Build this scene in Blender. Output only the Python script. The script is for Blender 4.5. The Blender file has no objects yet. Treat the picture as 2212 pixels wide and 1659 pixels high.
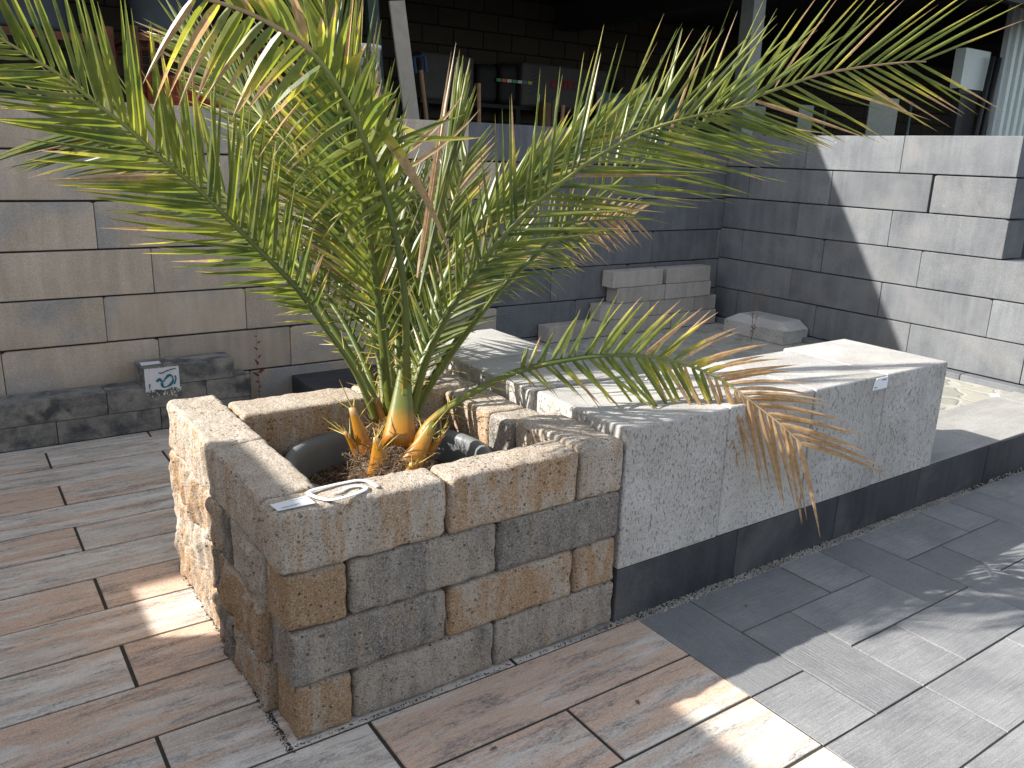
import bpy, bmesh, math, random
from mathutils import Vector, Matrix, noise
random.seed(7)
R = math.radians
SC = bpy.context.scene
COL = SC.collection

# ------------------------------------------------------------------ camera
FPX, CX, CY = 1779.856, 1106.0, 829.5          # focal length and centre in px of a 2212 px wide picture
RT = Vector((0.8236250979893981, -0.5662075445771906, 0.0324147254472912))
UP = Vector((0.12668796575118077, 0.2393936859725524, 0.9626218481056322))
FW = Vector((0.5528036335768626, 0.7887329583454363, -0.2689023300826419))
CAM = Vector((-0.62182538, -1.81789459, 1.524))
cd = bpy.data.cameras.new("camera")
cam = bpy.data.objects.new("camera", cd)
COL.objects.link(cam)
cd.sensor_width = 36.0
cd.lens = FPX / 2212 * 36
cd.clip_start = 0.05
cd.clip_end = 400
cam.matrix_world = Matrix(((RT.x, UP.x, -FW.x, CAM.x), (RT.y, UP.y, -FW.y, CAM.y), (RT.z, UP.z, -FW.z, CAM.z), (0, 0, 0, 1)))
SC.camera = cam

# ------------------------------------------------------------------ light
SUN = Vector((-1.38, 0.655, 1.0)).normalized()      # towards the sun
sl = bpy.data.lights.new("sun", 'SUN')
sl.energy = 3.9
sl.angle = R(0.53)
sl.color = (1.0, 0.955, 0.88)
sun = bpy.data.objects.new("sun", sl)
sun.rotation_euler = SUN.to_track_quat('Z', 'Y').to_euler()
sun.location = (-6, 4, 8)
COL.objects.link(sun)
W = bpy.data.worlds.new("World")
SC.world = W
W.use_nodes = True
wn = W.node_tree.nodes
sky = wn.new('ShaderNodeTexSky')
sky.sky_type = 'NISHITA'
sky.sun_disc = False
sky.sun_elevation = math.asin(SUN.z)
sky.sun_rotation = math.atan2(SUN.x, SUN.y)
sky.air_density = 1.0
sky.dust_density = 1.6
sky.ozone_density = 1.0
bg = wn['Background']
bg.inputs['Strength'].default_value = 0.105
hs = wn.new('ShaderNodeHueSaturation')          # a hazy, whitish summer sky
hs.inputs['Saturation'].default_value = 0.5
W.node_tree.links.new(sky.outputs[0], hs.inputs['Color'])
W.node_tree.links.new(hs.outputs[0], bg.inputs[0])
SC.view_settings.view_transform = 'Standard'
SC.view_settings.look = 'None'
SC.view_settings.gamma = 1
SC.view_settings.exposure = 1.25
SC.render.engine = 'CYCLES'
SC.cycles.max_bounces = 8
SC.cycles.transparent_max_bounces = 8


def at(px, py, d):
    "point seen at (px, py) of the 2212 px wide photo, d metres in front of the camera"
    return CAM + (FW + RT * ((px - CX) / FPX) - UP * ((py - CY) / FPX)) * d


# ------------------------------------------------------------------ materials
class NT:
    def __init__(s, name):
        s.m = bpy.data.materials.new(name)
        s.m.use_nodes = True
        s.t = s.m.node_tree
        s.n = s.t.nodes
        s.b = s.n['Principled BSDF']

    def new(s, typ, **kw):
        n = s.n.new(typ)
        for k, v in kw.items():
            setattr(n, k, v)
        return n

    def link(s, a, b):
        s.t.links.new(a, b)

    def inp(s, n, k, v):
        if hasattr(v, 'is_output'):
            s.link(v, n.inputs[k])
        else:
            n.inputs[k].default_value = v

    def math(s, op, a, b=0.0, c=None, clamp=False):
        n = s.new('ShaderNodeMath', operation=op, use_clamp=clamp)
        s.inp(n, 0, a)
        s.inp(n, 1, b)
        if c is not None:
            s.inp(n, 2, c)
        return n.outputs[0]

    def mix(s, f, a, b, mode='MIX'):
        n = s.new('ShaderNodeMix', data_type='RGBA', blend_type=mode)
        s.inp(n, 0, f)
        s.inp(n, 6, a if hasattr(a, 'is_output') else (*a, 1))
        s.inp(n, 7, b if hasattr(b, 'is_output') else (*b, 1))
        return n.outputs[2]

    def coord(s, scale=(1, 1, 1), rnd=True, world=False):
        if world:
            g = s.new('ShaderNodeNewGeometry')
            src = g.outputs['Position']
        else:
            tc = s.new('ShaderNodeTexCoord')
            src = tc.outputs['Object']
        mp = s.new('ShaderNodeMapping')
        mp.inputs['Scale'].default_value = scale
        s.link(src, mp.inputs[0])
        if rnd and not world:
            oi = s.new('ShaderNodeObjectInfo')
            v = s.new('ShaderNodeVectorMath', operation='SCALE')
            v.inputs[0].default_value = (37.1, 11.7, 23.3)
            s.link(oi.outputs['Random'], v.inputs['Scale'])
            a = s.new('ShaderNodeVectorMath', operation='ADD')
            s.link(mp.outputs[0], a.inputs[0])
            s.link(v.outputs[0], a.inputs[1])
            return a.outputs[0]
        return mp.outputs[0]

    def noise(s, vec, scale, detail=4, rough=0.55, dist=0.0):
        n = s.new('ShaderNodeTexNoise')
        s.link(vec, n.inputs['Vector'])
        n.inputs['Scale'].default_value = scale
        n.inputs['Detail'].default_value = detail
        n.inputs['Roughness'].default_value = rough
        n.inputs['Distortion'].default_value = dist
        return n.outputs[0]

    def voro(s, vec, scale, feature='F1'):
        n = s.new('ShaderNodeTexVoronoi', feature=feature)
        s.link(vec, n.inputs['Vector'])
        n.inputs['Scale'].default_value = scale
        return n.outputs[0], n.outputs[1]

    def ramp(s, f, stops, smooth=False):
        n = s.new('ShaderNodeValToRGB')
        e = n.color_ramp.elements
        while len(e) < len(stops):
            e.new(0.5)
        for i, (p, c) in enumerate(stops):
            e[i].position = p
            e[i].color = (c, c, c, 1) if isinstance(c, (int, float)) else (*c, 1)
        if smooth:
            n.color_ramp.interpolation = 'EASE'
        s.link(f, n.inputs[0])
        return n.outputs[0]

    def bump(s, h, strength, dist=0.01, prev=None):
        n = s.new('ShaderNodeBump')
        n.inputs['Strength'].default_value = strength
        n.inputs['Distance'].default_value = dist
        s.link(h, n.inputs['Height'])
        if prev is not None:
            s.link(prev, n.inputs['Normal'])
        return n.outputs[0]

    def done(s, col, rough=0.85, nrm=None, spec=0.3):
        s.inp(s.b, 'Base Color', col if hasattr(col, 'is_output') else (*col, 1))
        s.inp(s.b, 'Roughness', rough)
        s.b.inputs['Specular IOR Level'].default_value = spec
        if nrm is not None:
            s.link(nrm, s.b.inputs['Normal'])
        return s.m


def m_plain(name, col, rough=0.7, metal=0.0, var=0.15, spec=0.4, bump=0.1):
    t = NT(name)
    v = t.coord()
    n = t.noise(v, 14, 5, 0.65)
    f = t.ramp(n, [(0.3, 0.0), (0.7, 1.0)])
    c = t.mix(f, tuple(x * (1 - var) for x in col), tuple(min(1, x * (1 + var)) for x in col))
    m = t.done(c, rough, t.bump(t.noise(v, 60, 3), bump, 0.003), spec)
    t.b.inputs['Metallic'].default_value = metal
    return m


def m_tumbled():
    "sandy tumbled stone blocks; object colour: R orange, G charcoal, B brightness"
    t = NT('tumbled_sandstone_mix')
    oi = t.new('ShaderNodeObjectInfo')
    sep = t.new('ShaderNodeSeparateColor')
    t.link(oi.outputs['Color'], sep.inputs[0])
    v = t.coord()
    vs = t.coord((1.0, 1.0, 0.3))
    base = t.mix(t.ramp(t.noise(vs, 14, 5, 0.6), [(0.3, 0.0), (0.7, 1.0)]), (0.41, 0.345, 0.275), (0.57, 0.505, 0.43))
    g = t.new('ShaderNodeNewGeometry')
    sx = t.new('ShaderNodeSeparateXYZ')
    t.link(g.outputs['Normal'], sx.inputs[0])
    face = t.ramp(sx.outputs[2], [(0.45, 1.0), (0.85, 0.25)])     # upward faces take less orange and charcoal
    vn = t.coord((1.0, 1.0, 0.16))
    o = t.math('ADD', t.math('MULTIPLY', t.noise(vs, 10, 5, 0.62, 0.6), 0.6), t.math('MULTIPLY', t.noise(vn, 34, 5, 0.65), 0.4))
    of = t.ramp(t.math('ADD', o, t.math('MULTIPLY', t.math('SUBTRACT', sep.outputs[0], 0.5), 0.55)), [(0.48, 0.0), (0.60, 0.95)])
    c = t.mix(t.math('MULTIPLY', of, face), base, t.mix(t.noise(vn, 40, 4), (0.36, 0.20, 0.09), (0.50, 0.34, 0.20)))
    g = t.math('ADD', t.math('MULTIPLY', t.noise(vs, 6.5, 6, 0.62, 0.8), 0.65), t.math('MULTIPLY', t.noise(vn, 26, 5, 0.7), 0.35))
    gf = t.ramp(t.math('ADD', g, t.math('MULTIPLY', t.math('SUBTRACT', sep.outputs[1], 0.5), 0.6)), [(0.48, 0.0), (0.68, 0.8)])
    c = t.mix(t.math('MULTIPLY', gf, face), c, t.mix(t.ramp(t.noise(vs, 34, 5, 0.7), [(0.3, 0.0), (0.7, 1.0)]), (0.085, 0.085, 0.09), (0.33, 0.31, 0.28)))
    ws = t.ramp(t.noise(vn, 20, 5, 0.7), [(0.56, 0.0), (0.68, 0.55)])
    c = t.mix(ws, c, (0.52, 0.47, 0.42))
    # grain of light and dark aggregate
    d1, c1 = t.voro(v, 300)
    sc = t.new('ShaderNodeSeparateColor')
    t.link(c1, sc.inputs[0])
    c = t.mix(t.ramp(sc.outputs[0], [(0.70, 0.0), (0.9, 0.6)]), c, (0.09, 0.07, 0.055))
    c = t.mix(t.ramp(sc.outputs[1], [(0.70, 0.0), (0.9, 0.42)]), c, (0.70, 0.63, 0.55))
    d2, c2 = t.voro(v, 75)
    s2 = t.new('ShaderNodeSeparateColor')
    t.link(c2, s2.inputs[0])
    pit = t.math('MULTIPLY', t.ramp(s2.outputs[2], [(0.86, 0.0), (0.88, 1.0)]), t.ramp(d2, [(0.15, 1.0), (0.42, 0.0)]))
    c = t.mix(t.math('MULTIPLY', pit, 0.7), c, (0.05, 0.04, 0.03))
    hv = t.new('ShaderNodeHueSaturation')
    t.link(c, hv.inputs['Color'])
    t.link(t.math('ADD', 0.62, t.math('MULTIPLY', sep.outputs[2], 0.88)), hv.inputs['Value'])
    nb = t.bump(t.noise(v, 170, 4, 0.75), 0.95, 0.006)
    nb = t.bump(t.noise(v, 45, 5, 0.7), 0.8, 0.010, nb)
    nb = t.bump(t.math('SUBTRACT', 1.0, pit), 0.8, 0.004, nb)
    return t.done(hv.outputs[0], 0.92, nb, 0.2)


def m_slab(name, lo, hi, blotch=None, streak=(1, 1, 0.12), speck=0.0, bump=0.25, rough=0.8, bl_amt=0.6, var=0.22, sc=1.0):
    "smooth cast concrete with vertical run streaks, clouds and fine grain"
    t = NT(name)
    v = t.coord()
    vs = t.coord(streak)
    oi = t.new('ShaderNodeObjectInfo')
    c = t.mix(t.ramp(t.noise(v, 3.2 * sc, 6, 0.6), [(0.32, 0.0), (0.68, 1.0)]), lo, hi)
    st = t.ramp(t.noise(vs, 17, 5, 0.6), [(0.42, 0.0), (0.72, 1.0)])
    c = t.mix(t.math('MULTIPLY', st, 0.35), c, tuple(min(1, x * 1.35) for x in hi))
    st2 = t.ramp(t.noise(vs, 9, 5, 0.7), [(0.5, 0.0), (0.8, 1.0)])
    c = t.mix(t.math('MULTIPLY', st2, 0.4), c, tuple(x * 0.62 for x in lo))
    if blotch:
        c = t.mix(t.math('MULTIPLY', t.ramp(t.noise(v, 2.1 * sc, 5, 0.6, 0.5), [(0.50, 0.0), (0.66, 1.0)]), bl_amt), c, blotch)
    c = t.mix(0.28, c, t.ramp(t.noise(v, 210, 3, 0.7), [(0.3, 0.0), (0.7, 1.0)]), 'OVERLAY')
    if speck:
        d, cc = t.voro(v, 26)
        s = t.new('ShaderNodeSeparateColor')
        t.link(cc, s.inputs[0])
        k = t.math('MULTIPLY', t.ramp(s.outputs[0], [(1 - speck, 0.0), (1 - speck + 0.01, 1.0)]), t.ramp(d, [(0.05, 1.0), (0.14, 0.0)]))
        c = t.mix(t.math('MULTIPLY', k, 0.6), c, (0.75, 0.76, 0.76))
    hv = t.new('ShaderNodeHueSaturation')
    t.link(c, hv.inputs['Color'])
    t.link(t.math('ADD', 1 - var / 2, t.math('MULTIPLY', oi.outputs['Random'], var)), hv.inputs['Value'])
    nb = t.bump(t.noise(v, 120, 4, 0.7), bump, 0.003)
    nb = t.bump(t.noise(v, 5, 4, 0.5), bump * 0.6, 0.01, nb)
    return t.done(hv.outputs[0], rough, nb, 0.35)


def m_cube():
    "pale travertine-like concrete: pitted, worm-holed sides, smoother top"
    t = NT('pitted_pale_concrete')
    v = t.coord()
    vt = t.coord((1.0, 1.0, 0.55))
    g = t.new('ShaderNodeNewGeometry')
    sx = t.new('ShaderNodeSeparateXYZ')
    t.link(g.outputs['Normal'], sx.inputs[0])
    side = t.ramp(sx.outputs[2], [(0.35, 1.0), (0.8, 0.22)])
    c = t.mix(t.ramp(t.noise(v, 3.5, 6, 0.62), [(0.35, 0.0), (0.65, 1.0)]), (0.40, 0.385, 0.365), (0.54, 0.525, 0.50))
    c = t.mix(t.math('MULTIPLY', t.ramp(t.noise(v, 2.3, 5, 0.6), [(0.52, 0.0), (0.72, 1.0)]), 0.55), c, (0.35, 0.33, 0.29))
    # short curved pits, clustered
    mp0 = t.new('ShaderNodeMapping')
    mp0.inputs['Rotation'].default_value = (0, R(-32), 0)
    mp0.inputs['Scale'].default_value = (1.9, 1.0, 0.75)
    t.link(v, mp0.inputs[0])
    w = t.noise(mp0.outputs[0], 75, 3, 0.6, 0.2)
    cl = t.ramp(t.noise(v, 6, 4, 0.6), [(0.35, 0.35), (0.65, 1.0)])
    p = t.math('MULTIPLY', t.ramp(w, [(0.585, 0.0), (0.65, 1.0)]), t.math('MULTIPLY', cl, side), clamp=True)
    p2 = t.math('MULTIPLY', t.ramp(t.noise(vt, 25, 3, 0.7, 1.0), [(0.70, 0.0), (0.75, 1.0)]), t.math('MULTIPLY', cl, side), clamp=True)
    p = t.math('MAXIMUM', p, p2)
    c = t.mix(t.math('MULTIPLY', p, 0.75), c, (0.17, 0.158, 0.14))
    c = t.mix(0.22, c, t.ramp(t.noise(v, 160, 3, 0.7), [(0.3, 0.0), (0.7, 1.0)]), 'OVERLAY')
    nb = t.bump(t.math('SUBTRACT', 1.0, p), 0.85, 0.006)
    # troweled diagonal grooves on the sides
    mp = t.new('ShaderNodeMapping')
    mp.inputs['Rotation'].default_value = (0, R(28), 0)
    mp.inputs['Scale'].default_value = (1.2, 1.2, 16)
    t.link(v, mp.inputs[0])
    nb = t.bump(t.noise(mp.outputs[0], 9, 3, 0.6), 0.25, 0.006, nb)
    nb = t.bump(t.noise(v, 140, 4, 0.7), 0.3, 0.003, nb)
    oi = t.new('ShaderNodeObjectInfo')
    hv = t.new('ShaderNodeHueSaturation')
    t.link(c, hv.inputs['Color'])
    t.link(t.math('ADD', 0.90, t.math('MULTIPLY', oi.outputs['Random'], 0.14)), hv.inputs['Value'])
    return t.done(hv.outputs[0], 0.85, nb, 0.3)


def m_plank():
    "wood-look paving: pinkish beige with orange and blue-grey streaks along X; attribute rnd per plank"
    t = NT('streaked_wood_look_stone')
    at_ = t.new('ShaderNodeAttribute', attribute_name='rnd')
    g = t.new('ShaderNodeNewGeometry')
    off = t.new('ShaderNodeVectorMath', operation='SCALE')
    off.inputs[0].default_value = (31.0, 17.0, 9.0)
    t.link(at_.outputs['Fac'], off.inputs['Scale'])
    ad = t.new('ShaderNodeVectorMath', operation='ADD')
    t.link(g.outputs['Position'], ad.inputs[0])
    t.link(off.outputs[0], ad.inputs[1])

    def mp(s):
        n = t.new('ShaderNodeMapping')
        n.inputs['Scale'].default_value = s
        t.link(ad.outputs[0], n.inputs[0])
        return n.outputs[0]
    v1, v2 = mp((1.0, 7.5, 1)), mp((1.6, 16, 1))
    brk = t.ramp(t.noise(mp((9, 26, 1)), 7, 5, 0.75), [(0.36, 0.0), (0.60, 1.0)])      # breaks the streaks into grains
    c = t.mix(t.ramp(t.noise(v1, 2.2, 6, 0.65), [(0.36, 0.0), (0.62, 1.0)]), (0.545, 0.475, 0.40), (0.77, 0.72, 0.65))
    pt = t.noise(mp((1.1, 3.4, 1)), 2.6, 4, 0.6)
    c = t.mix(t.math('MULTIPLY', t.ramp(pt, [(0.50, 0.0), (0.62, 1.0)]), 0.65), c, (0.80, 0.755, 0.69))
    patch = t.ramp(t.noise(mp((1.4, 4.0, 1)), 3.1, 4, 0.65), [(0.40, 0.15), (0.62, 1.0)])
    o = t.ramp(t.math('ADD', t.noise(v1, 1.6, 6, 0.68, 0.4), t.math('MULTIPLY', t.math('SUBTRACT', at_.outputs['Fac'], 0.5), 0.20)), [(0.45, 0.0), (0.58, 1.0)])
    c = t.mix(t.math('MULTIPLY', o, 0.8), c, t.mix(t.noise(v2, 5, 5, 0.7), (0.60, 0.37, 0.235), (0.74, 0.54, 0.41)))
    vg = mp((1.6, 9, 1))
    b = t.ramp(t.noise(vg, 2.3, 8, 0.72, 0.6), [(0.50, 0.0), (0.62, 1.0)])
    c = t.mix(t.math('MULTIPLY', t.math('MULTIPLY', b, brk), 0.9), c, (0.145, 0.145, 0.158))
    b2 = t.ramp(t.noise(mp((1.3, 12, 1)), 1.5, 6, 0.7, 0.5), [(0.63, 0.0), (0.70, 1.0)])
    c = t.mix(t.math('MULTIPLY', b2, 0.7), c, (0.13, 0.13, 0.15))
    fine = t.ramp(t.noise(mp((5, 26, 1)), 9, 5, 0.75), [(0.50, 0.0), (0.70, 1.0)])
    c = t.mix(t.math('MULTIPLY', t.math('MULTIPLY', fine, patch), 0.75), c, (0.17, 0.155, 0.15))
    fl = t.ramp(t.noise(mp((4, 22, 1)), 7, 5, 0.75), [(0.54, 0.0), (0.68, 1.0)])
    c = t.mix(t.math('MULTIPLY', fl, 0.45), c, (0.78, 0.73, 0.67))
    c = t.mix(0.3, c, t.ramp(t.noise(ad.outputs[0], 240, 3, 0.7), [(0.3, 0.0), (0.7, 1.0)]), 'OVERLAY')
    # dark specks and small stains
    d, cc = t.voro(ad.outputs[0], 34)
    s = t.new('ShaderNodeSeparateColor')
    t.link(cc, s.inputs[0])
    k = t.math('MULTIPLY', t.ramp(s.outputs[0], [(0.9, 0.0), (0.91, 1.0)]), t.ramp(d, [(0.05, 1.0), (0.13, 0.0)]))
    c = t.mix(t.math('MULTIPLY', k, 0.7), c, (0.06, 0.05, 0.05))
    nb = t.bump(t.noise(v2, 12, 5, 0.7), 0.3, 0.004)
    nb = t.bump(t.noise(ad.outputs[0], 180, 4, 0.7), 0.35, 0.003, nb)
    return t.done(c, 0.82, nb, 0.3)


def m_greypaver():
    "grey slabs with shallow wood grain relief; attribute dir = 1 where the grain runs along Y"
    t = NT('grey_wood_grain_concrete')
    at_ = t.new('ShaderNodeAttribute', attribute_name='rnd')
    dr = t.new('ShaderNodeAttribute', attribute_name='dir')
    g = t.new('ShaderNodeNewGeometry')
    off = t.new('ShaderNodeVectorMath', operation='SCALE')
    off.inputs[0].default_value = (31.0, 17.0, 9.0)
    t.link(at_.outputs['Fac'], off.inputs['Scale'])
    ad = t.new('ShaderNodeVectorMath', operation='ADD')
    t.link(g.outputs['Position'], ad.inputs[0])
    t.link(off.outputs[0], ad.inputs[1])

    def mp(s):
        n = t.new('ShaderNodeMapping')
        n.inputs['Scale'].default_value = s
        t.link(ad.outputs[0], n.inputs[0])
        return n.outputs[0]

    def grain(sx, sy, sc, det=4, dist=0.0):
        a = t.noise(mp((sx, sy, 1)), sc, det, 0.6, dist)
        b = t.noise(mp((sy, sx, 1)), sc, det, 0.6, dist)
        n = t.new('ShaderNodeMix', data_type='FLOAT')
        t.link(dr.outputs['Fac'], n.inputs[0])
        t.link(a, n.inputs[2])
        t.link(b, n.inputs[3])
        return n.outputs[0]
    c = t.mix(t.ramp(t.noise(ad.outputs[0], 4, 6, 0.6), [(0.35, 0.0), (0.65, 1.0)]), (0.205, 0.208, 0.214), (0.31, 0.311, 0.313))
    lg = t.ramp(grain(1.2, 22, 5, 4, 0.5), [(0.50, 0.0), (0.68, 1.0)])
    c = t.mix(t.math('MULTIPLY', lg, 0.40), c, (0.17, 0.175, 0.185))
    fg = t.ramp(grain(2.5, 60, 5, 3), [(0.5, 0.0), (0.7, 1.0)])
    c = t.mix(t.math('MULTIPLY', fg, 0.25), c, (0.50, 0.50, 0.50))
    c = t.mix(t.math('MULTIPLY', t.math('SUBTRACT', at_.outputs['Fac'], 0.25, clamp=True), 0.75), c, (0.15, 0.154, 0.163))
    c = t.mix(0.25, c, t.ramp(t.noise(ad.outputs[0], 240, 3, 0.7), [(0.3, 0.0), (0.7, 1.0)]), 'OVERLAY')
    nb = t.bump(grain(1.0, 26, 5, 3, 0.4), 0.55, 0.006)
    nb = t.bump(t.noise(ad.outputs[0], 190, 4, 0.7), 0.3, 0.003, nb)
    return t.done(c, 0.8, nb, 0.35)


def m_flag():
    "crazy flagstones with pale joints"
    t = NT('irregular_flagstone')
    v = t.coord(world=True)
    nz = t.new('ShaderNodeTexNoise')
    t.link(v, nz.inputs['Vector'])
    nz.inputs['Scale'].default_value = 5
    mx = t.new('ShaderNodeMix', data_type='RGBA', blend_type='LINEAR_LIGHT')
    mx.inputs[0].default_value = 0.12
    t.link(v, mx.inputs[6])
    t.link(nz.outputs[1], mx.inputs[7])
    sv = t.new('ShaderNodeMapping')
    sv.inputs['Scale'].default_value = (1, 1, 0)
    t.link(mx.outputs[2], sv.inputs[0])
    ve = t.new('ShaderNodeTexVoronoi', feature='DISTANCE_TO_EDGE')
    ve.inputs['Scale'].default_value = 5.5
    t.link(sv.outputs[0], ve.inputs['Vector'])
    vc = t.new('ShaderNodeTexVoronoi', feature='F1')
    vc.inputs['Scale'].default_value = 5.5
    t.link(sv.outputs[0], vc.inputs['Vector'])
    s = t.new('ShaderNodeSeparateColor')
    t.link(vc.outputs[1], s.inputs[0])
    st = t.mix(s.outputs[0], (0.24, 0.25, 0.22), (0.42, 0.40, 0.34))
    st = t.mix(t.math('MULTIPLY', t.ramp(t.noise(v, 9, 5, 0.6), [(0.4, 0.0), (0.7, 1.0)]), 0.5), st, (0.47, 0.43, 0.35))
    c = t.mix(t.ramp(ve.outputs[0], [(0.03, 0.7), (0.08, 0.0)]), st, (0.44, 0.43, 0.40))
    nb = t.bump(t.ramp(ve.outputs[0], [(0.06, 0.0), (0.11, 1.0)]), 0.5, 0.008)
    nb = t.bump(t.noise(v, 40, 5, 0.7), 0.4, 0.004, nb)
    return t.done(c, 0.8, nb, 0.3)


def m_blockwork():
    "dark breeze-block wall inside the hall"
    t = NT('breeze_block')
    tc = t.new('ShaderNodeTexCoord')
    sp = t.new('ShaderNodeSeparateXYZ')
    t.link(tc.outputs['Object'], sp.inputs[0])
    cb = t.new('ShaderNodeCombineXYZ')
    t.link(sp.outputs[0], cb.inputs[0])
    t.link(sp.outputs[2], cb.inputs[1])
    br = t.new('ShaderNodeTexBrick')
    t.link(cb.outputs[0], br.inputs['Vector'])
    br.inputs['Scale'].default_value = 1
    br.inputs['Brick Width'].default_value = 0.5
    br.inputs['Row Height'].default_value = 0.247
    br.inputs['Mortar Size'].default_value = 0.012
    br.inputs['Mortar Smooth'].default_value = 0.3
    br.inputs['Color1'].default_value = (0.095, 0.088, 0.073, 1)  # kept dark in colour to stand for the hall's shade
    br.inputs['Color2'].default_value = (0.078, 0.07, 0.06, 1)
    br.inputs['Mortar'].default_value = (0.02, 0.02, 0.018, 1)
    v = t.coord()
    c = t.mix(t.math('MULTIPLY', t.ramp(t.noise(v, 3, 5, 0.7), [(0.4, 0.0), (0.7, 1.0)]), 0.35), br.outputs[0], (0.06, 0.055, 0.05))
    nb = t.bump(br.outputs['Fac'], 0.6, -0.012)
    return t.done(c, 0.9, nb, 0.2)


def m_leaf(name, dead=False):
    "palm leaflets; colour attribute lc: R along the leaflet, G random, B browning"
    t = NT(name)
    a = t.new('ShaderNodeVertexColor', layer_name='lc')
    s = t.new('ShaderNodeSeparateColor')
    t.link(a.outputs[0], s.inputs[0])
    v = t.coord(rnd=False)
    g1 = t.mix(s.outputs[1], (0.048, 0.078, 0.024), (0.15, 0.185, 0.042))
    g1 = t.mix(t.math('MULTIPLY', t.ramp(t.noise(v, 9, 4, 0.6), [(0.42, 0.0), (0.68, 1.0)]), 0.6), g1, (0.31, 0.315, 0.065))
    # older leaflets yellow towards their edges and ends
    n = t.noise(v, 22, 4, 0.65)
    k = t.math('ADD', t.math('MULTIPLY', s.outputs[0], 0.62), t.math('ADD', t.math('MULTIPLY', s.outputs[2], 1.35), t.math('MULTIPLY', n, 0.35)))
    c = t.mix(t.ramp(k, [(0.78, 0.0), (0.98, 1.0)]), g1, (0.46, 0.40, 0.10))
    c = t.mix(t.ramp(k, [(0.98, 0.0), (1.12, 1.0)]), c, t.mix(t.noise(v, 60, 3), (0.20, 0.115, 0.055), (0.52, 0.39, 0.24)))
    c = t.mix(t.ramp(k, [(1.5, 0.0), (1.8, 0.8)]), c, (0.62, 0.50, 0.36))
    tr = t.new('ShaderNodeBsdfTranslucent')
    hv = t.new('ShaderNodeHueSaturation')
    hv.inputs['Saturation'].default_value = 1.15
    hv.inputs['Value'].default_value = 2.6
    t.link(c, hv.inputs['Color'])
    t.link(hv.outputs[0], tr.inputs[0])
    t.inp(t.b, 'Base Color', c)
    t.b.inputs['Roughness'].default_value = 0.38
    t.b.inputs['Specular IOR Level'].default_value = 0.55
    nb = t.bump(t.noise(t.coord((1, 1, 1), rnd=False), 240, 2), 0.1, 0.002)
    t.link(nb, t.b.inputs['Normal'])
    mx = t.new('ShaderNodeMixShader')
    mx.inputs[0].default_value = 0.38
    t.link(t.b.outputs[0], mx.inputs[1])
    t.link(tr.outputs[0], mx.inputs[2])
    t.link(mx.outputs[0], t.n['Material Output'].inputs[0])
    return t.m


def m_stalk():
    "leaf stalks; colour attribute lc: R along the stalk (0 at the base)"
    t = NT('palm_stalk')
    a = t.new('ShaderNodeVertexColor', layer_name='lc')
    s = t.new('ShaderNodeSeparateColor')
    t.link(a.outputs[0], s.inputs[0])
    v = t.coord(rnd=False)
    k = t.math('ADD', s.outputs[0], t.math('MULTIPLY', t.math('SUBTRACT', t.noise(v, 14, 4), 0.5), 0.10))
    c = t.ramp(k, [(0.0, (0.36, 0.13, 0.008)), (0.06, (0.42, 0.19, 0.012)), (0.14, (0.13, 0.15, 0.025)), (0.42, (0.075, 0.11, 0.022)), (0.8, (0.27, 0.29, 0.07)), (1.0, (0.38, 0.34, 0.10))])
    c = t.mix(t.ramp(s.outputs[2], [(0.5, 0.0), (0.9, 1.0)]), c, (0.42, 0.29, 0.15))
    br = t.ramp(t.noise(v, 48, 4, 0.6), [(0.66, 0.0), (0.72, 1.0)])
    c = t.mix(t.math('MULTIPLY', br, 0.6), c, (0.14, 0.055, 0.02))
    c = t.mix(t.math('MULTIPLY', t.ramp(t.noise(v, 20, 5, 0.7), [(0.55, 0.0), (0.7, 1.0)]), t.ramp(s.outputs[0], [(0.05, 0.7), (0.2, 0.0)])), c, (0.20, 0.085, 0.015))
    return t.done(c, 0.42, t.bump(t.noise(v, 90, 3), 0.12, 0.002), 0.5)


def m_soil():
    t = NT('potting_soil')
    v = t.coord()
    c = t.mix(t.ramp(t.noise(v, 30, 6, 0.7), [(0.3, 0.0), (0.7, 1.0)]), (0.030, 0.020, 0.013), (0.115, 0.075, 0.045))
    d, cc = t.voro(v, 130)
    s = t.new('ShaderNodeSeparateColor')
    t.link(cc, s.inputs[0])
    c = t.mix(t.ramp(s.outputs[0], [(0.86, 0.0), (0.88, 0.8)]), c, (0.32, 0.22, 0.13))
    return t.done(c, 0.95, t.bump(t.noise(v, 90, 5, 0.7), 1.0, 0.012), 0.15)


M = {}
M['tumbled'] = m_tumbled()
M['tan'] = m_slab('tan_cast_concrete', (0.45, 0.37, 0.29), (0.57, 0.49, 0.41), blotch=(0.33, 0.345, 0.365), speck=0.0, bl_amt=0.8)
M['anth'] = m_slab('anthracite_cast_concrete', (0.105, 0.112, 0.124), (0.165, 0.172, 0.182), blotch=(0.215, 0.215, 0.212), speck=0.035, bl_amt=0.5)
M['kerb'] = m_slab('dark_kerb_concrete', (0.030, 0.033, 0.038), (0.062, 0.065, 0.070), blotch=(0.12, 0.12, 0.12), streak=(1, 1, 0.05), var=0.15)
M['slabgrey'] = m_slab('grey_slab_concrete', (0.27, 0.265, 0.25), (0.35, 0.345, 0.325), streak=(0.2, 1, 1))
M['charcoal'] = m_slab('marbled_charcoal_block', (0.105, 0.108, 0.118), (0.30, 0.29, 0.26), blotch=(0.055, 0.058, 0.068), streak=(0.25, 1, 1), bump=0.6, bl_amt=0.9, sc=4.0)
M['brick'] = m_slab('beige_grey_concrete', (0.36, 0.32, 0.29), (0.45, 0.405, 0.37), bump=0.5, speck=0.12)
M['cube'] = m_cube()
M['plank'] = m_plank()
M['grey'] = m_greypaver()
M['flag'] = m_flag()
M['breeze'] = m_blockwork()
M['leaf'] = m_leaf('palm_leaflet')
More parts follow.
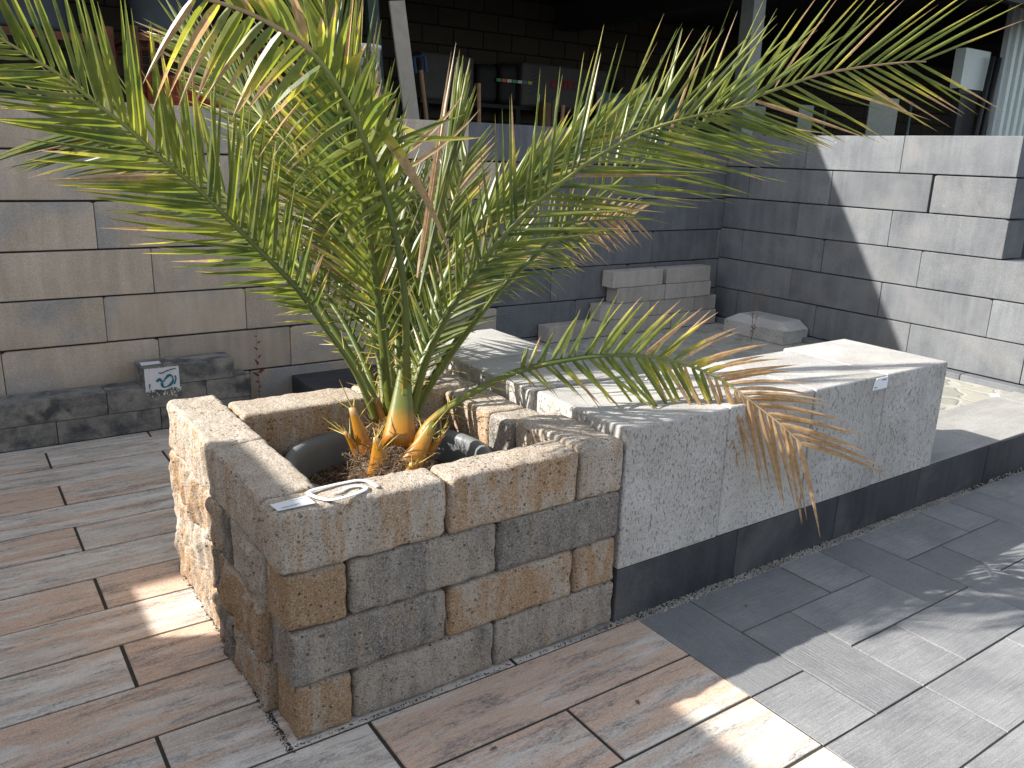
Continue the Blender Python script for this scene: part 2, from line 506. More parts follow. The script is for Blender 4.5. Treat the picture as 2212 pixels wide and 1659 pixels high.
M['stalk'] = m_stalk()
M['soil'] = m_soil()
M['sand'] = m_plain('dark_joint_sand', (0.055, 0.05, 0.042), 0.95, bump=0.6)
M['core'] = m_plain('dark_backing', (0.05, 0.05, 0.05), 0.95)  # dark colour of the added boxes behind the wall joints
M['gravel'] = m_slab('fine_grit', (0.28, 0.265, 0.235), (0.55, 0.52, 0.47), bump=0.9)
M['pot'] = m_plain('grey_plastic', (0.17, 0.178, 0.182), 0.42, var=0.08, spec=0.5, bump=0.03)
M['paper'] = m_plain('white_label_card', (0.80, 0.82, 0.86), 0.45, var=0.02, bump=0.0)
M['white'] = m_plain('white_plastic', (0.86, 0.86, 0.86), 0.45, var=0.02, bump=0.05)
M['ink'] = m_plain('dark_ink', (0.06, 0.07, 0.10), 0.6)
M['blueink'] = m_plain('blue_ink', (0.10, 0.16, 0.36), 0.6)
M['teal'] = m_plain('faded_teal_print', (0.03, 0.19, 0.27), 0.7, var=0.4)
M['red'] = m_plain('red_print', (0.35, 0.02, 0.025), 0.6)
M['fibre'] = m_plain('dry_fibre', (0.20, 0.14, 0.09), 0.9, var=0.5)
M['spine'] = m_plain('yellow_spine', (0.48, 0.36, 0.08), 0.5, var=0.3)
M['drystem'] = m_plain('dry_brown_weed', (0.20, 0.14, 0.09), 0.9, var=0.4)
M['redweed'] = m_plain('dark_red_weed', (0.17, 0.045, 0.035), 0.8, var=0.4)
M['steel'] = m_plain('pale_grey_steel', (0.22, 0.235, 0.225), 0.5)
M['clad'] = m_plain('pale_blue_cladding', (0.47, 0.53, 0.55), 0.5, var=0.04)
M['cladlite'] = m_plain('pale_cladding_rib', (0.60, 0.68, 0.66), 0.5, var=0.04)
M['rust'] = m_plain('rusty_red_steel', (0.17, 0.06, 0.035), 0.85, var=0.45)
M['redboard'] = m_plain('orange_red_boards', (0.45, 0.085, 0.035), 0.8, var=0.3)
M['black'] = m_plain('black_plastic', (0.02, 0.021, 0.023), 0.6)
M['drum'] = m_plain('blue_grey_drum', (0.07, 0.085, 0.10), 0.5)
M['board'] = m_plain('pale_weathered_board', (0.42, 0.37, 0.31), 0.8, var=0.1)
M['green'] = m_plain('dark_green_post', (0.02, 0.045, 0.035), 0.5)
M['package'] = m_plain('grey_film_package', (0.10, 0.10, 0.097), 0.6)
M['wood'] = m_plain('pine_handle', (0.30, 0.17, 0.09), 0.7, var=0.25)
M['bluesheet'] = m_plain('light_blue_board', (0.17, 0.27, 0.30), 0.6, var=0.05)
M['glass'] = m_plain('pale_green_pane', (0.075, 0.105, 0.098), 0.2, var=0.2)
M['orange'] = m_plain('orange_tape', (0.9, 0.25, 0.08), 0.6)
M['greentape'] = m_plain('green_tape', (0.15, 0.5, 0.25), 0.6)
M['yellowtape'] = m_plain('yellow_tape', (0.7, 0.6, 0.12), 0.6)
M['bluehandle'] = m_plain('blue_handle', (0.015, 0.04, 0.12), 0.5)
M['roof'] = m_plain('dark_roof_steel', (0.05, 0.05, 0.05), 0.8)


# ------------------------------------------------------------------ mesh helpers
def tag(o, label=None, cat=None, group=None, kind=None):
    if label:
        o['label'] = label
    if cat:
        o['category'] = cat
    if group:
        o['group'] = group
    if kind:
        o['kind'] = kind
    return o


def mesh_obj(name, verts, faces, mats, parent=None, loc=(0, 0, 0), smooth=False, fmat=None):
    me = bpy.data.meshes.new(name)
    me.from_pydata([tuple(v) for v in verts], [], faces)
    for m in (mats if isinstance(mats, (list, tuple)) else [mats]):
        me.materials.append(m)
    if fmat:
        me.polygons.foreach_set('material_index', fmat)
    if smooth:
        me.polygons.foreach_set('use_smooth', [True] * len(faces))
    me.update()
    o = bpy.data.objects.new(name, me)
    COL.objects.link(o)
    o.location = loc
    if parent:
        o.parent = parent
    return o


def empty(name, loc=(0, 0, 0), rz=0):
    o = bpy.data.objects.new(name, None)
    o.empty_display_size = 0.1
    COL.objects.link(o)
    o.location = loc
    o.rotation_euler.z = rz
    return o


class MB:
    def __init__(s):
        s.v, s.f, s.a = [], [], []

    def box(s, x0, x1, y0, y1, z0, z1, c=0.0, val=0.0):
        "box with chamfered top edges"
        b = len(s.v)
        if c <= 0:
            for z in (z0, z1):
                s.v += [(x0, y0, z), (x1, y0, z), (x1, y1, z), (x0, y1, z)]
            s.f += [tuple(b + i for i in q) for q in ((3, 2, 1, 0), (4, 5, 6, 7), (0, 1, 5, 4), (1, 2, 6, 5), (2, 3, 7, 6), (3, 0, 4, 7))]
            s.a += [val] * 8
        else:
            for z, d in ((z0, 0), (z1 - c, 0), (z1, c)):
                s.v += [(x0 + d, y0 + d, z), (x1 - d, y0 + d, z), (x1 - d, y1 - d, z), (x0 + d, y1 - d, z)]
            s.f.append((b + 3, b + 2, b + 1, b))
            s.f.append((b + 8, b + 9, b + 10, b + 11))
            for k in (0, 4):
                for i in range(4):
                    j = (i + 1) % 4
                    s.f.append((b + k + i, b + k + j, b + k + 4 + j, b + k + 4 + i))
            s.a += [val] * 12

    def tube(s, pts, rad, n=8, squash=1.0, cap=True, wide=None):
        b = len(s.v)
        up = Vector((0, 0, 1))
        prev = None
        m = len(pts)
        for i, p in enumerate(pts):
            p = Vector(p)
            t = (Vector(pts[min(i + 1, m - 1)]) - Vector(pts[max(i - 1, 0)])).normalized()
            if prev is None and wide is not None:
                a = (wide - t * wide.dot(t)).normalized()
            elif prev is None:
                a = t.cross(up)
                if a.length < 0.05:
                    a = t.cross(Vector((1, 0, 0)))
                a.normalize()
            else:
                a = (prev - t * prev.dot(t)).normalized()
            prev = a
            c = t.cross(a)
            r = rad[i] if isinstance(rad, (list, tuple)) else rad
            for k in range(n):
                an = 2 * math.pi * k / n
                s.v.append(tuple(p + a * math.cos(an) * r + c * math.sin(an) * r * squash))
        for i in range(m - 1):
            for k in range(n):
                k2 = (k + 1) % n
                s.f.append((b + i * n + k, b + i * n + k2, b + (i + 1) * n + k2, b + (i + 1) * n + k))
        if cap:
            s.f.append(tuple(b + k for k in reversed(range(n))))
            s.f.append(tuple(b + (m - 1) * n + k for k in range(n)))
        s.a += [0.0] * (len(s.v) - len(s.a))

    def build(s, name, mats, parent=None, loc=(0, 0, 0), smooth=False):
        return mesh_obj(name, s.v, s.f, mats, parent, loc, smooth)


def chamfer_block(name, x0, x1, y0, y1, z0, z1, mat, parent=None, r=0.006, seg=2):
    "cast block with small rounded edges; origin at its centre"
    cx, cy, cz = (x0 + x1) / 2, (y0 + y1) / 2, (z0 + z1) / 2
    bm = bmesh.new()
    bmesh.ops.create_cube(bm, size=1)
    bmesh.ops.scale(bm, vec=(x1 - x0, y1 - y0, z1 - z0), verts=bm.verts)
    if r > 0:
        bmesh.ops.bevel(bm, geom=list(bm.edges), offset=r, segments=seg, affect='EDGES', profile=0.6)
    me = bpy.data.meshes.new(name)
    bm.to_mesh(me)
    bm.free()
    me.materials.append(mat)
    o = bpy.data.objects.new(name, me)
    COL.objects.link(o)
    o.location = (cx, cy, cz)
    if parent:
        o.parent = parent
    return o


def rough_block(name, x0, x1, y0, y1, z0, z1, mat, parent=None, r=0.018, step=0.013, amp=0.004, fine=0.0022, split=None, rz=0.0, jag=0.007):
    "tumbled or split block: rounded box displaced by noise; split = {axis sign: extra amplitude}"
    h = Vector(((x1 - x0) / 2, (y1 - y0) / 2, (z1 - z0) / 2))
    c = Vector(((x0 + x1) / 2, (y0 + y1) / 2, (z0 + z1) / 2))
    seed = Vector((random.uniform(-50, 50), random.uniform(-50, 50), random.uniform(-50, 50)))
    n = [max(4, int(2 * h[i] / step)) for i in range(3)]
    idx, verts, faces = {}, [], []

    def pos(q):
        rr = r * (1 + 0.35 * noise.noise((q + seed) * 9))
        inn = Vector([max(-(h[i] - rr), min(h[i] - rr, q[i])) for i in range(3)])
        d = q - inn
        if d.length < 1e-9:
            return q
        nr = d.normalized()
        p = inn + nr * rr
        w = p + seed
        k = amp * noise.noise(w * 11) + amp * 0.6 * noise.noise(w * 24) + fine * noise.noise(w * 70)
        if split:
            for (ax, sg), am in split.items():
                f = max(0.0, nr[ax] * sg)
                if f > 0:
                    sc = Vector((w.x * 11, w.y * 11, w.z * 2.6))
                    rid = abs(noise.noise(sc)) * 1.3 + 0.25 * noise.noise(w * 14) + 0.7 * abs(noise.noise(Vector((w.x * 34, w.y * 34, w.z * 7)))) + 0.35 * noise.noise(Vector((w.x * 70, w.y * 70, w.z * 22)))
                    k += f * f * am * (rid - 0.5)
        # chipped edges
        e = sum(1 for i in range(3) if abs(q[i]) > h[i] - rr)
        if e >= 2:
            k -= jag * max(0.0, noise.noise(w * 18) + 0.15)
        return p + nr * k

    def vid(i, j, k):
        key = (i, j, k)
        if key not in idx:
            q = Vector((-h.x + 2 * h.x * i / n[0], -h.y + 2 * h.y * j / n[1], -h.z + 2 * h.z * k / n[2]))
            idx[key] = len(verts)
            verts.append(pos(q))
        return idx[key]
    for i in range(n[0]):
        for j in range(n[1]):
            faces.append((vid(i, j, 0), vid(i, j + 1, 0), vid(i + 1, j + 1, 0), vid(i + 1, j, 0)))
            faces.append((vid(i, j, n[2]), vid(i + 1, j, n[2]), vid(i + 1, j + 1, n[2]), vid(i, j + 1, n[2])))
    for i in range(n[0]):
        for k in range(n[2]):
            faces.append((vid(i, 0, k), vid(i + 1, 0, k), vid(i + 1, 0, k + 1), vid(i, 0, k + 1)))
            faces.append((vid(i, n[1], k), vid(i, n[1], k + 1), vid(i + 1, n[1], k + 1), vid(i + 1, n[1], k)))
    for j in range(n[1]):
        for k in range(n[2]):
            faces.append((vid(0, j, k), vid(0, j, k + 1), vid(0, j + 1, k + 1), vid(0, j + 1, k)))
            faces.append((vid(n[0], j, k), vid(n[0], j + 1, k), vid(n[0], j + 1, k + 1), vid(n[0], j, k + 1)))
    o = mesh_obj(name, verts, faces, mat, parent, c, smooth=True)
    o.rotation_euler.z = rz
    return o


def set_attr(o, name, vals):
    a = o.data.attributes.new(name, 'FLOAT', 'POINT')
    a.data.foreach_set('value', vals)


def text_mesh(name, body, size, mat, parent, loc, rot, extrude=0.0006, shear=0, sx=1.0, bold=0.0):
    cu = bpy.data.curves.new(name, 'FONT')
    cu.body = body
    cu.size = size
    cu.extrude = extrude
    cu.shear = shear
    cu.offset = bold
    tmp = bpy.data.objects.new(name, cu)
    COL.objects.link(tmp)
    me = bpy.data.meshes.new_from_object(tmp.evaluated_get(bpy.context.evaluated_depsgraph_get()))
    bpy.data.objects.remove(tmp)
    me.materials.clear()
    me.materials.append(mat)
    o = bpy.data.objects.new(name, me)
    COL.objects.link(o)
    o.location = loc
    o.rotation_euler = rot
    o.scale = (sx, 1, 1)
    if parent:
        o.parent = parent
    return o


# ------------------------------------------------------------------ ground and paving
g = MB()
g.v = [(-60, -60, -0.0045), (60, -60, -0.0045), (60, 60, -0.0045), (-60, 60, -0.0045)]
g.f = [(0, 1, 2, 3)]
tag(g.build('ground', M['sand']), kind='structure')

PW = 0.2475
pl = MB()
for k in range(-9, 12):                      # rows of planks; row k spans y = -.02+PW*k ...
    ya, yb = -0.02 + PW * k, -0.02 + PW * (k + 1)
    if ya > 2.78:
        break
    yb = min(yb, 2.80)
    off = -0.307 if k % 2 == 0 else 0.193
    xs = [off + n for n in range(-5, 3)]
    for a in xs:
        b = a + 1.0
        a2, b2 = a, min(b, 1.188)
        if a2 > 1.15:
            continue
        if k >= 0 and a2 < 1.188 and b2 > 1.1 and False:
            continue
        j = 0.0008
        dz = random.uniform(-0.0012, 0.0012)
        gx = 0.0056
        pl.box(a2 + gx + random.uniform(-j, j), b2 - (gx if b2 < 1.18 else -0.0035) + random.uniform(-j, j), ya + 0.0046, yb - 0.0046, -0.05, dz, 0.0014, random.random())
po = pl.build('wood_look_paving', M['plank'])
set_attr(po, 'rnd', pl.a)
tag(po, kind='structure')

# grey paving, laid in a repeating pattern of 50 x 25 and 25 x 25 slabs (module .2485)
gp = MB()
gd = []
X0, Y0, MD = 1.193, -0.02, 0.2485


def gslab(c0, c1, r0, r1):
    "columns c0..c1, rows r0..r1 (rows count towards the viewer)"
    n0 = len(gp.v)
    dz = random.uniform(-0.0015, 0.001)
    e = 0.0030
    gp.box(X0 + c0 * MD + e, X0 + c1 * MD - e, Y0 - r1 * MD + e, Y0 - r0 * MD - e, -0.045, dz, 0.0012, random.random())
    gd.extend([1.0 if (r1 - r0) > (c1 - c0) else 0.0] * (len(gp.v) - n0))


for blk in range(-1, 4):
    rr = 4 * blk
    sh = 0
    for q in range(-1, 7):
        c = 4 * q + sh
        cells = [(c, c + 1, 0, 2), (c + 1, c + 3, 0, 1), (c + 3, c + 4, 0, 1), (c + 1, c + 2, 1, 3), (c + 2, c + 4, 1, 2),
                 (c + 2, c + 3, 2, 3), (c + 3, c + 5, 2, 3), (c, c + 2, 3, 4), (c + 2, c + 4, 3, 4)]
        for (a, b, r0, r1) in cells:
            a, b = max(a, 0), b
            if blk < 0 or b <= a:
                continue
            gslab(a, b, rr + r0, rr + r1)
        if q == 0 and blk >= 0:
            gslab(0, 1, rr + 2, rr + 3)
go = gp.build('grey_paving', M['grey'])
set_attr(go, 'rnd', gp.a)
set_attr(go, 'dir', gd)
tag(go, kind='structure')

# grit strip along the kerb
gv = MB()
for i in range(5200):
    x = random.uniform(1.12, 7.0) if i > 3200 else random.uniform(1.12, 3.4)
    y = random.uniform(-0.036, 0.004)
    s = random.uniform(0.0022, 0.0052)
    z = random.uniform(-0.004, 0.0025)
    b = len(gv.v)
    dirs = [(1, 0, 0), (0, 1, 0), (-1, 0, 0), (0, -1, 0), (0, 0, 1), (0, 0, -1)]
    for d in dirs:
        k = s * random.uniform(0.6, 1.2)
        gv.v.append((x + d[0] * k, y + d[1] * k, z + d[2] * k))
    for (p, q_, r_) in ((0, 1, 4), (1, 2, 4), (2, 3, 4), (3, 0, 4), (1, 0, 5), (2, 1, 5), (3, 2, 5), (0, 3, 5)):
        gv.f.append((b + p, b + q_, b + r_))
tag(gv.build('gravel_strip', M['gravel']), 'strip of fine grey grit between the dark kerb and the grey paving', 'gravel', kind='stuff')

gv = MB()                                       # dark dirt and moss crumbs swept against the planter
for i in range(1500):
    if i % 7 == 0:
        x, y = random.uniform(-0.03, 1.14), -abs(random.gauss(0, 0.006)) - 0.004
    else:
        x, y = -abs(random.gauss(0, 0.008)) - 0.020, random.uniform(-0.03, 1.15)
    s = random.uniform(0.0012, 0.0034)
    b = len(gv.v)
    for d in dirs:
        k = s * random.uniform(0.6, 1.2)
        gv.v.append((x + d[0] * k, y + d[1] * k, 0.001 + d[2] * k))
    for (p, q_, r_) in ((0, 1, 4), (1, 2, 4), (2, 3, 4), (3, 0, 4), (1, 0, 5), (2, 1, 5), (3, 2, 5), (0, 3, 5)):
        gv.f.append((b + p, b + q_, b + r_))
tag(gv.build('dirt_crumbs', M['sand']), 'dark dirt crumbs lying along the foot of the stone planter', 'dirt', kind='stuff')

# raised platform of kerb stones, grey slabs and flagstones
PZ = 0.197
kerb = empty('kerb', (1.108, 0.0, 0))
tag(kerb, 'low dark anthracite kerb under the pale concrete cubes beside the grey paving', 'kerb')
xs = [1.108, 1.71, 2.33, 2.955, 3.576, 4.20, 4.82, 5.44, 6.06, 6.68]
for a, b in zip(xs[:-1], xs[1:]):
    o = chamfer_block('kerb_block', a + 0.0015, b - 0.0015, 0.004 + random.uniform(-0.0015, 0.0015), 0.44, -0.03, PZ, M['kerb'], None, 0.006)
    o.parent = kerb
    o.location = o.location - Vector((1.108, 0, 0))
fl = MB()
fl.box(1.092, 4.775, 0.443, 1.502, -0.03, PZ - 0.004)
fl.box(1.60, 4.775, 1.502, 2.44, -0.03, PZ - 0.004)
fl.box(2.32, 4.775, 2.44, 3.0, -0.03, PZ - 0.004)
tag(fl.build('flagstone_paving', M['flag']), kind='structure')
fs = MB()
for a, b in ((3.02, 3.6), (3.604, 4.55), (4.554, 5.5), (5.504, 6.6)):
    fs.box(a, b, 0.012, 0.446, PZ + 0.001, PZ + 0.006, 0.002)
tag(fs.build('slab_paving', M['slabgrey']), kind='structure')


def notched_block(name, x0, x1, y0, y1, z0, z1, mat, axis, r=0.005):
    "cast wall block with small notches at its upper corners; axis = 'y' if it is deep along y"
    cx, cy, cz = (x0 + x1) / 2, (y0 + y1) / 2, (z0 + z1) / 2
    a0, a1, d0, d1 = (x0 - cx, x1 - cx, y0 - cy, y1 - cy) if axis == 'y' else (y0 - cy, y1 - cy, x0 - cx, x1 - cx)
    b0, b1 = z0 - cz, z1 - cz
    nl = random.choice((0.0, 0.0, 0.014, 0.022))
    nr = random.choice((0.0, 0.0, 0.014, 0.022))
    poly = [(a0, b0 + random.uniform(0, 0.0015)), (a1, b0 + random.uniform(0, 0.0015))]
    poly += [(a1, b1 - nr * 0.5), (a1 - nr, b1)] if nr else [(a1, b1)]
    poly += [(a0 + nl, b1), (a0, b1 - nl * 0.5)] if nl else [(a0, b1)]
    bm = bmesh.new()
    ring = []
    for d in (d0, d1):
        ring.append([bm.verts.new((p, d, q) if axis == 'y' else (d, p, q)) for p, q in poly])
    n = len(poly)
    for i in range(n):
        j = (i + 1) % n
        bm.faces.new((ring[0][i], ring[0][j], ring[1][j], ring[1][i]))
    bm.faces.new(ring[0])
    bm.faces.new(list(reversed(ring[1])))
    bmesh.ops.recalc_face_normals(bm, faces=bm.faces)
    bmesh.ops.bevel(bm, geom=list(bm.edges), offset=r, segments=2, affect='EDGES', profile=0.6, clamp_overlap=True)
    me = bpy.data.meshes.new(name)
    bm.to_mesh(me)
    bm.free()
    me.materials.append(mat)
    o = bpy.data.objects.new(name, me)
    COL.objects.link(o)
    o.location = (cx, cy, cz)
    return o


# ------------------------------------------------------------------ block walls
def wall(name, label, spans, mat, core, depth_axis, lo, hi, jit=0.0045, dmat=None):
    "spans: list of (z0, z1, [joint coordinates]); blocks between successive joints"
    root = empty(name, core)
    tag(root, label, 'wall')
    for z0, z1, js in spans:
        for a, b in zip(js[:-1], js[1:]):
            if b - a < 0.03:
                continue
            d = random.uniform(-jit, jit)
            tb = random.uniform(0, 0.002)
            gz = 0.007 if mat is M['tan'] else 0.005
            if depth_axis == 'y':
                o = notched_block('wall_block', a + 0.0015, b - 0.0015, lo + d, hi + d, z0 + 0.001, z1 - gz - tb, mat, 'y')
            else:
                o = notched_block('wall_block', lo + d, hi + d, a + 0.0015, b - 0.0015, z0 + 0.001, z1 - gz - tb, mat, 'x')
            o.parent = root
            o.location = o.location - Vector(core)
    return root


YB = 3.0
zc = [0.0, 0.222, 0.472, 0.722, 0.972, 1.222, 1.472, 1.722]


def js(start, step, lo, hi):
    out = [start]
    while out[0] - step > lo:
        out.insert(0, out[0] - step)
    while out[-1] + step < hi:
        out.append(out[-1] + step)
    return out


S = 0.757
tanA = [0.33 + S * k for k in range(-5, 4)]          # ends at 2.60
tanB = [0.07 + S * k for k in range(-5, 4)]          # ends at 2.34
sp = []
for i in range(7):
    sp.append((zc[i], zc[i + 1], tanB if i in (0, 2, 4, 6) else tanA))
w1 = wall('block_wall', 'long wall of tan beige concrete blocks behind the palm on the left', sp, M['tan'], (0.07, 3.0, 0), 'y', YB, YB + 0.25)
c = MB()
c.box(-4.0, 2.30, 0.02, 0.2, 0.0, 1.69)  # added box behind the joints, stops light leaking through the wall
c.build('added_backing', M['core'], w1, (-0.07, 0, 0))
sp = []
darkA = [2.60, 3.32, 4.07, 4.83, 5.11]
darkB = [2.34, 3.08, 3.83, 4.58, 5.11]
for i in range(1, 7):
    sp.append((zc[i], zc[i + 1], darkB if i % 2 == 0 else darkA))
sp.insert(0, (0.0, zc[1], [2.34, 3.08, 3.83, 4.58, 5.11]))
w2 = wall('block_wall', 'anthracite grey block wall at the back between the tan wall and the corner', sp, M['anth'], (2.34, 3.0, 0), 'y', YB, YB + 0.25)
c = MB()
c.box(0.3, 2.7, 0.02, 0.2, 0.0, 1.69)
c.build('added_backing', M['core'], w2)
XB = 4.86
zr = [0.235, 0.485, 0.735, 0.985, 1.235, 1.485, 1.735]
sp = [
    (0.0, 0.232, [-0.5, 0.16, 0.786, 1.42, 2.05, 2.68, 3.0]),
    (zr[0], zr[1], [-1.1, -0.35, 0.46, 1.22, 1.983, 2.75, 2.997]),
    (zr[1], zr[2], [-0.85, -0.055, 0.71, 1.476, 2.238, 2.997]),
    (zr[2], zr[3], [-1.1, -0.30, 0.46, 1.225, 1.987, 2.756, 2.997]),
    (zr[3], zr[4], [0.703, 1.478, 2.25, 2.997]),
    (zr[4], zr[5], [0.702, 1.222, 1.238, 1.995, 2.755, 2.997]),
    (zr[5], zr[6], [0.71, 1.472, 2.24, 2.997]),
]
w3 = wall('block_wall', 'anthracite grey block wall on the right, crossed by a diagonal shadow edge', sp, M['anth'], (XB, 0.71, 0), 'x', XB, XB + 0.25, 0.004)
c = MB()
c.box(0.03, 0.21, 0.05, 2.2, 0.0, 1.69)
c.build('added_backing', M['core'], w3)
# the low foot course stands proud of the wall
for i, (a, b) in enumerate(zip([-0.5, 0.16, 0.786, 1.42, 2.05, 2.68], [0.16, 0.786, 1.42, 2.05, 2.68, 2.99])):
    o = chamfer_block('foot_block', XB - 0.085, XB - 0.006, a + 0.002, b - 0.002, 0.05, 0.232, M['anth'], None, 0.006)
    o.parent = w3
    o.location = o.location - Vector((XB, 0.71, 0))

# pieces of white chalk-like scuffs are part of the wall material; the wide gap in the fifth course shows the added dark backing

# ------------------------------------------------------------------ low charcoal wall at the foot of the tan wall
lw = empty('edging_wall', (0.0, 2.8, 0))
tag(lw, 'low two-course wall of marbled charcoal blocks at the foot of the tan wall', 'wall')
for z0, z1, jj in ((0.0, 0.122, [-1.75, -1.245, -0.74, -0.236, 0.27, 0.772]), (0.124, 0.243, [-1.51, -1.0, -0.49, 0.012, 0.52, 0.774])):
    for a, b in zip(jj[:-1], jj[1:]):
        o = chamfer_block('wall_block', a + 0.0015, b - 0.0015, 2.80 + random.uniform(-.001, .001), 2.985, z0, z1, M['charcoal'], None, 0.004)
        o.parent = lw
        o.location = o.location - Vector((0, 2.8, 0))
tb = empty('edging_block', (0.19, 2.8, 0.245))
tag(tb, 'single charcoal block carrying a torn white poster on top of the low wall', 'block')
o = chamfer_block('block_body', 0.19, 0.682, 2.803, 2.985, 0.245, 0.356, M['charcoal'], None, 0.005)
o.parent = tb
o.location = o.location - Vector((0.19, 2.8, 0.245))

# torn white poster hanging on the block front
n = 40
top = [(i / n, 0.349 + 0.0016 * math.sin(i * 1.9) + random.uniform(-0.0015, 0.0015)) for i in range(n + 1)]
bot = [(i / n, 0.228 - 0.004 * math.cos(i * 0.3) + random.uniform(-0.0015, 0.0015) - (0.006 if i in (8, 9, 1, 39) else 0)) for i in range(n + 1)]
vs, fc = [], []
for i in range(n + 1):
    x = 0.203 + 0.177 * top[i][0]
    yb = 2.7955 + 0.0012 * math.sin(i * 0.7)
    vs += [(x, yb - 0.0012, top[i][1]), (x, yb - 0.003, bot[i][1]), (x, yb + 0.0004, top[i][1]), (x, yb - 0.0014, bot[i][1])]
for i in range(n):
    a = 4 * i
    fc += [(a, a + 1, a + 5, a + 4), (a + 2, a + 6, a + 7, a + 3), (a, a + 4, a + 6, a + 2), (a + 1, a + 3, a + 7, a + 5)]
fc += [(0, 2, 3, 1), (4 * n, 4 * n + 1, 4 * n + 3, 4 * n + 2)]
ps = mesh_obj('poster', vs, fc, M['paper'], None)
tag(ps, 'torn white poster with a faded teal loop printed on it, stuck on the charcoal block', 'poster')


def ribbon(name, pts, width, mat, parent, thick=0.0006, normal=(0, -1, 0)):
    "flat strip along pts, width in the plane across normal"
    nrm = Vector(normal)
    vs, fc = [], []
    m = len(pts)
    for i, p in enumerate(pts):
        p = Vector(p)
        t = (Vector(pts[min(i + 1, m - 1)]) - Vector(pts[max(i - 1, 0)])).normalized()
        sd = t.cross(nrm).normalized()
        w = (width[i] if isinstance(width, (list, tuple)) else width) / 2
        for q in (p - sd * w, p + sd * w, p + sd * w + nrm * thick, p - sd * w + nrm * thick):
            vs.append(q)
    for i in range(m - 1):
        a = 4 * i
        for k in range(4):
            k2 = (k + 1) % 4
            fc.append((a + k, a + k2, a + 4 + k2, a + 4 + k))
    fc.append((3, 2, 1, 0))
    fc.append((4 * (m - 1), 4 * (m - 1) + 1, 4 * (m - 1) + 2, 4 * (m - 1) + 3))
    return mesh_obj(name, vs, fc, mat, parent)


def smooth(pts, k=6):
    out = []
    P = [Vector(p) for p in pts]
    for i in range(len(P) - 1):
        p0, p1, p2, p3 = P[max(i - 1, 0)], P[i], P[i + 1], P[min(i + 2, len(P) - 1)]
        for j in range(k):
            t = j / k
            out.append(0.5 * ((2 * p1) + (p2 - p0) * t + (2 * p0 - 5 * p1 + 4 * p2 - p3) * t * t + (3 * p1 - p0 - 3 * p2 + p3) * t ** 3))
    out.append(P[-1])
    return out


def pp(u, v):           # u,v in 0..1 on the poster, v down
    return (0.203 + 0.177 * u, 2.7905, 0.349 - 0.121 * v)


mk = [pp(0.32, 0.62), pp(0.42, 0.52), pp(0.50, 0.66), pp(0.60, 0.50), pp(0.70, 0.38), pp(0.79, 0.46), pp(0.80, 0.66), pp(0.72, 0.82), pp(0.60, 0.90), pp(0.50, 0.88), pp(0.47, 0.70)]
ribbon('printed_loop', smooth(mk), [0.011 + 0.004 * math.sin(i * 0.35) for i in range(len(smooth(mk)))], M['teal'], ps)
ribbon('printed_stroke', smooth([pp(0.86, 0.42), pp(0.89, 0.55), pp(0.85, 0.75), pp(0.83, 0.82)]), 0.008, M['teal'], ps)
ribbon('printed_mark', smooth([pp(0.10, 0.78), pp(0.13, 0.70), pp(0.11, 0.92)]), 0.005, M['teal'], ps)
ribbon('worn_print', smooth([pp(0.40, 0.22), pp(0.50, 0.25), pp(0.60, 0.19), pp(0.72, 0.14), pp(0.86, 0.10), pp(0.90, 0.13)]), [0.003 + 0.0035 * abs(math.sin(i * 1.3)) for i in range(len(smooth([0 and 0 or (0, 0, 0)] * 6)))], M['ink'], ps)
st = mesh_obj('label_strip', [(0.206, 2.915, 0.3582), (0.304, 2.911, 0.3582), (0.302, 2.85, 0.3582), (0.201, 2.841, 0.3582), (0.206, 2.915, 0.3594), (0.304, 2.911, 0.3594), (0.302, 2.85, 0.3594), (0.201, 2.841, 0.3594)],
              [(0, 1, 2, 3), (7, 6, 5, 4), (0, 4, 5, 1), (1, 5, 6, 2), (2, 6, 7, 3), (3, 7, 4, 0)], M['paper'])
tag(st, 'blank white label strip lying on top of the charcoal block above the poster', 'label')
# white crumbs under the poster
cr = MB()
for i in range(46):
    x = random.uniform(0.21, 0.385)
    z = 0.243 - abs(random.gauss(0, 0.022)) - 0.012
    s = random.uniform(0.001, 0.004)
    cr.box(x - s, x + s, 2.7935, 2.7985, z - s * 0.8, z + s * 0.8)
tag(cr.build('plaster_splashes', M['white']), 'small white splashes on the charcoal blocks under the torn poster', 'stain', kind='stuff')

# dark flat block between the planter and the tan wall
db = chamfer_block('step_block', 1.08, 2.30, 2.45, 2.992, 0.0, 0.162, M['kerb'], None, 0.006)
tag(db, 'long dark grey step block lying on the planks behind the planter', 'block')

# ------------------------------------------------------------------ pale concrete cubes
CT = 0.695
cubes = [
    (1.108, 1.588, 0.0, 0.492, 'pale concrete cube nearest the planter in the front row, dappled by shadow'),
    (1.592, 2.070, 0.003, 0.495, 'second pale concrete cube from the planter in the front row'),
    (2.074, 2.551, 0.0, 0.497, 'third pale concrete cube from the planter, carrying the small white card'),
    (2.555, 3.028, 0.002, 0.53, 'pale concrete cube at the far right end of the front row'),
    (1.092, 1.572, 0.512, 1.000, 'pale concrete cube in the second row, behind the one nearest the planter'),
    (1.092, 1.572, 1.006, 1.50, 'rearmost pale concrete cube, next to the dark back wall'),
]
for x0, x1, y0, y1, lb in cubes:
    o = chamfer_block('concrete_cube', x0, x1, y0, y1, PZ + 0.001, CT, M['cube'], None, 0.010, 3)
    tag(o, lb, 'concrete block', 'pale concrete cubes forming a bench')
for y0, y1 in ((1.0, 1.0),):
    pass

